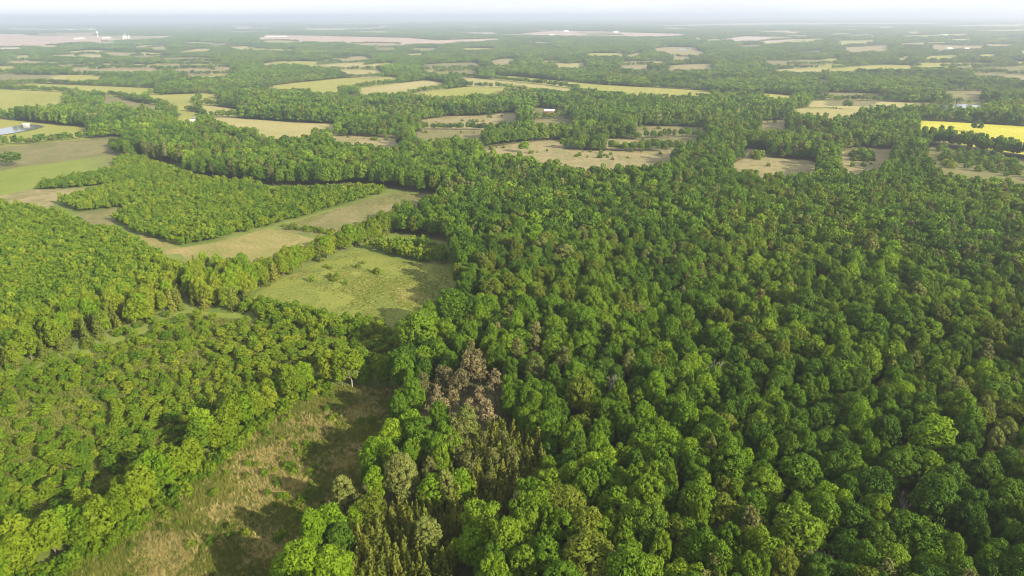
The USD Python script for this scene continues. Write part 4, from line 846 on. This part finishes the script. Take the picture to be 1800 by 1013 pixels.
HTONE = ['yellow-green', 'fresh green', 'bright green', 'lime-green', 'mid-green']
def along(sx): return next(t for x, t in ((90, 'lowest end'), (180, 'lower end'), (330, 'lower half'), (470, 'upper half'), (9999, 'upper end')) if sx < x)
def depth(sy): return next(t for y, t in ((400, 'farthest stretch'), (450, 'far stretch'), (500, 'middle stretch'), (560, 'near stretch'), (610, 'nearer stretch'), (9999, 'nearest stretch')) if sy < y)
rest_hedge = individuals('hedgerow_tree', 'hedgerow tree', hedge, HEDGEP, 240, 6, 3.0, lambda k, sx, sy, sc, note: f"{bulk(sc, 0.95, 1.12)} {HTONE[k]} tree {PLACE[note]}, {along(sx) if note == 'hedgerow' else depth(sy)}", lambda n: 'trees ' + FULL[n])
YPL = {'young3': 'below the pasture', 'young4': 'above the pasture', 'young5': 'behind the hay field', 'young6': 'in the left plantation', 'scrub': 'in the scrub'}
def deep(sy): return next(t for y, t in ((600, 'by the track'), (640, 'upper part'), (690, 'middle part'), (750, 'lower part'), (820, 'near the hedgerow'), (9999, 'nearest corner')) if sy < y)
rest_young = individuals('young_tree', 'young tree', young, YOUNGP, 290, 4, 1.9, lambda k, sx, sy, sc, note: f"{bulk(sc, 0.72, 0.92)} {['yellow-green', 'fresh green', 'mid-green', 'lime-green', 'golden green'][k]} young tree {YPL[note]}, {deep(sy)}", lambda n: 'young trees ' + YPL[n])
SPL = {'far clearing': 'in a far tan clearing', 'belt foot': 'at the foot of the mixed belt', 'foot': 'at the hedgerow foot', 'scrub': 'in the scrub', 'meadow': 'in the dry meadow', 'pasture': 'in the large pasture', 'rough pasture': 'on the rough pasture beside the forest', 'island': 'in the tan clearing', 'clearing bush': 'in the small tan clearing', 'field boundary': 'on the hay field boundary', 'row': 'in a neat row on the pale hay field'}
def level(sy): return next(t for y, t in ((640, 'far part'), (700, 'upper part'), (760, 'middle part'), (820, 'lower part'), (880, 'near part'), (940, 'nearer part'), (9999, 'nearest part')) if sy < y)
rest_shrub = individuals('shrub', 'shrub', shrub, SHRUBP, 290, 1, 1.5, lambda k, sx, sy, sc, note: f"{bulk(sc, 0.65, 0.9)} {['yellow-green', 'golden-green', 'mid-green', 'olive'][k]} bush {SPL[note]}" + (f", {level(sy)}" if note in ('meadow', 'scrub', 'foot') else ''), lambda n: 'bushes ' + SPL[n])
def cband(sy): return next(t for y, t in ((800, 'back part'), (850, 'upper part'), (890, 'middle part'), (930, 'lower part'), (975, 'near part'), (9999, 'front edge')) if sy < y)
def cside(sx): return next(t for x, t in ((650, 'meadow side'), (690, 'left of centre'), (730, 'centre'), (780, 'right of centre'), (9999, 'forest side')) if sx < x)
rest_cedar = individuals('young_cedar', 'cedar', cedar, CEDARP, 290, 5, 0.9, lambda k, sx, sy, sc, note: f"{'tiny' if sc < 0.78 else 'largest' if sc > 1.16 else bulk(sc, 0.91, 1.04)} olive-gold cedar in the dense stand, {cband(sy)}, {cside(sx)}", lambda n: 'young cedars in the dense stand')
rest_bcedar = individuals('cedar_tree', 'cedar tree', cedar_big, BCEDARP, 110, 5, 2.2, lambda k, sx, sy, sc, note: f"{bulk(sc, 0.82, 0.96)} rusty olive cedar {PLACE[note]}, {depth(sy)}", lambda n: 'cedars ' + FULL[n])
PPL = {'cedar edge': 'rising over young cedars, ', 'in the wood': ''}
PGR = {'cedar edge': 'rising over the young cedars', 'in the wood': 'scattered in the big forest'}
rest_pine = individuals('pine_tree', 'pine', pines, PINEP, 120, 9, 2.9, lambda k, sx, sy, sc, note: f"{bulk(sc, 0.75, 0.9)} dull olive pine {PPL[note]}{where(sx)}" + (f", {rank(sy)}" if note == 'in the wood' else ''), lambda n: 'pines ' + PGR[n])
individuals('dead_pine_tree', 'dead pine', dead, DEADP, 200, 9, 2.8, lambda k, sx, sy, sc, note: f"{bulk(sc, 0.9, 1.05)} reddish-brown dying pine in the brown group, {'front' if sy > 700 else 'middle' if sy > 665 else 'back'} row", lambda n: 'brown dying pines')

def lod(rows, near, mid, far, d1, d2):
    out = []
    for r in rows:
        d = math.hypot(r[0], r[1]); k = r[2] + (0 if d < d1 else len(near) if d < d2 else len(near) + len(mid))
        out.append((r[0], r[1], k, r[3], r[4]))
    return out
mass('broadleaf_forest', lod(rest_wood + wood_far.rows, BROAD, BROAD_MID, BROAD_FAR, 330, 760), BROAD + BROAD_MID + BROAD_FAR, 'dense green broadleaf forest that fills the plain around the fields', 'forest', 1)
mass('hedge_thicket', rest_hedge, HEDGEP, 'further trees of the mixed belt and narrow hedge', 'thicket', 2)
mass('young_plantation', lod(rest_young, YOUNGP, YOUNG_MID, [], 300, 9e9), YOUNGP + YOUNG_MID, 'even blocks of young planted trees left of the pastures', 'plantation', 3)
mass('undergrowth', rest_shrub, SHRUBP, 'low bushes spread through scrub and rough ground', 'undergrowth', 4)
mass('tall_grass', grass, TUFTS, 'tall dry and green grass of the meadow, scrub and pasture', 'grass', 11)
mass('cedar_thicket', rest_cedar, CEDARP, 'dense stand of small olive cedars at the forest edge', 'cedar thicket', 5)
mass('cedar_belt', rest_bcedar, BCEDARP, 'further cedars of the mixed belt', 'cedar belt', 6)
mass('pine_wood', rest_pine, PINEP, 'dull brown pines sprinkled through the far part of the forest', 'pines', 7)

# forest towards the horizon: patches of tree tops
def patch(seed, size, s, H, cards_n, card):
    rng = np.random.default_rng(seed); sq = Polygon([(-size / 2, -size / 2), (size / 2, -size / 2), (size / 2, size / 2), (-size / 2, size / 2)]); c = lattice(sq, s, rng, 0.4); P, N = [], []
    for x, y in c:
        h = H * rng.uniform(0.75, 1.15); r = s * rng.uniform(0.5, 0.72); u = sphere_dirs(cards_n, rng, -0.35)
        P.append(np.array([x, y, h - r]) + u * r * [1, 1, 1.1]); N.append(u)
    return cards(np.vstack(P), np.vstack(N), card, rng, 0.35)
FARP = [pattern(f'wood_patch_{i}', patch(900 + i, 52, 9.0, 10.0, 14, 5.0), ['leaf_green', 'leaf_dark', 'leaf_green'][i], kids=('canopy', 'x')) for i in range(3)]
FARQ = [pattern(f'wood_block_{i}', patch(920 + i, 165, 26, 9.5, 14, 17.0), ['leaf_green', 'leaf_dark'][i], kids=('canopy', 'x')) for i in range(2)]
rng = np.random.default_rng(8)
rows = []
for d0, d1, s, kinds, off, pad in ((2700, 6500, 46.0, 3, 0, 16), (6500, 24000, 150.0, 2, 3, 45)):
    q = lattice(wedge(d0, d1, 120), s, rng, 0.25); blocked = OPEN.buffer(pad); shapely.prepare(blocked); q = q[~inside(blocked, q)]
    if d0 > 3000: q = q[fbm2(q * [0.25, 1.0], 420, 5) < 0.60]
    for x, y in q: rows.append((x, y, off + rng.integers(0, kinds), rng.uniform(0.95, 1.1), rng.uniform(0.85, 1.25)))
mass('distant_forest', rows, FARP + FARQ, 'hazy far-off woods between pale fields towards the horizon', 'forest', 9)
print('counts', len(wood.rows), len(wood_far.rows), len(hedge.rows), len(young.rows), len(shrub.rows), len(cedar.rows), len(cedar_big.rows), len(pines.rows), len(dead.rows), len(rows))
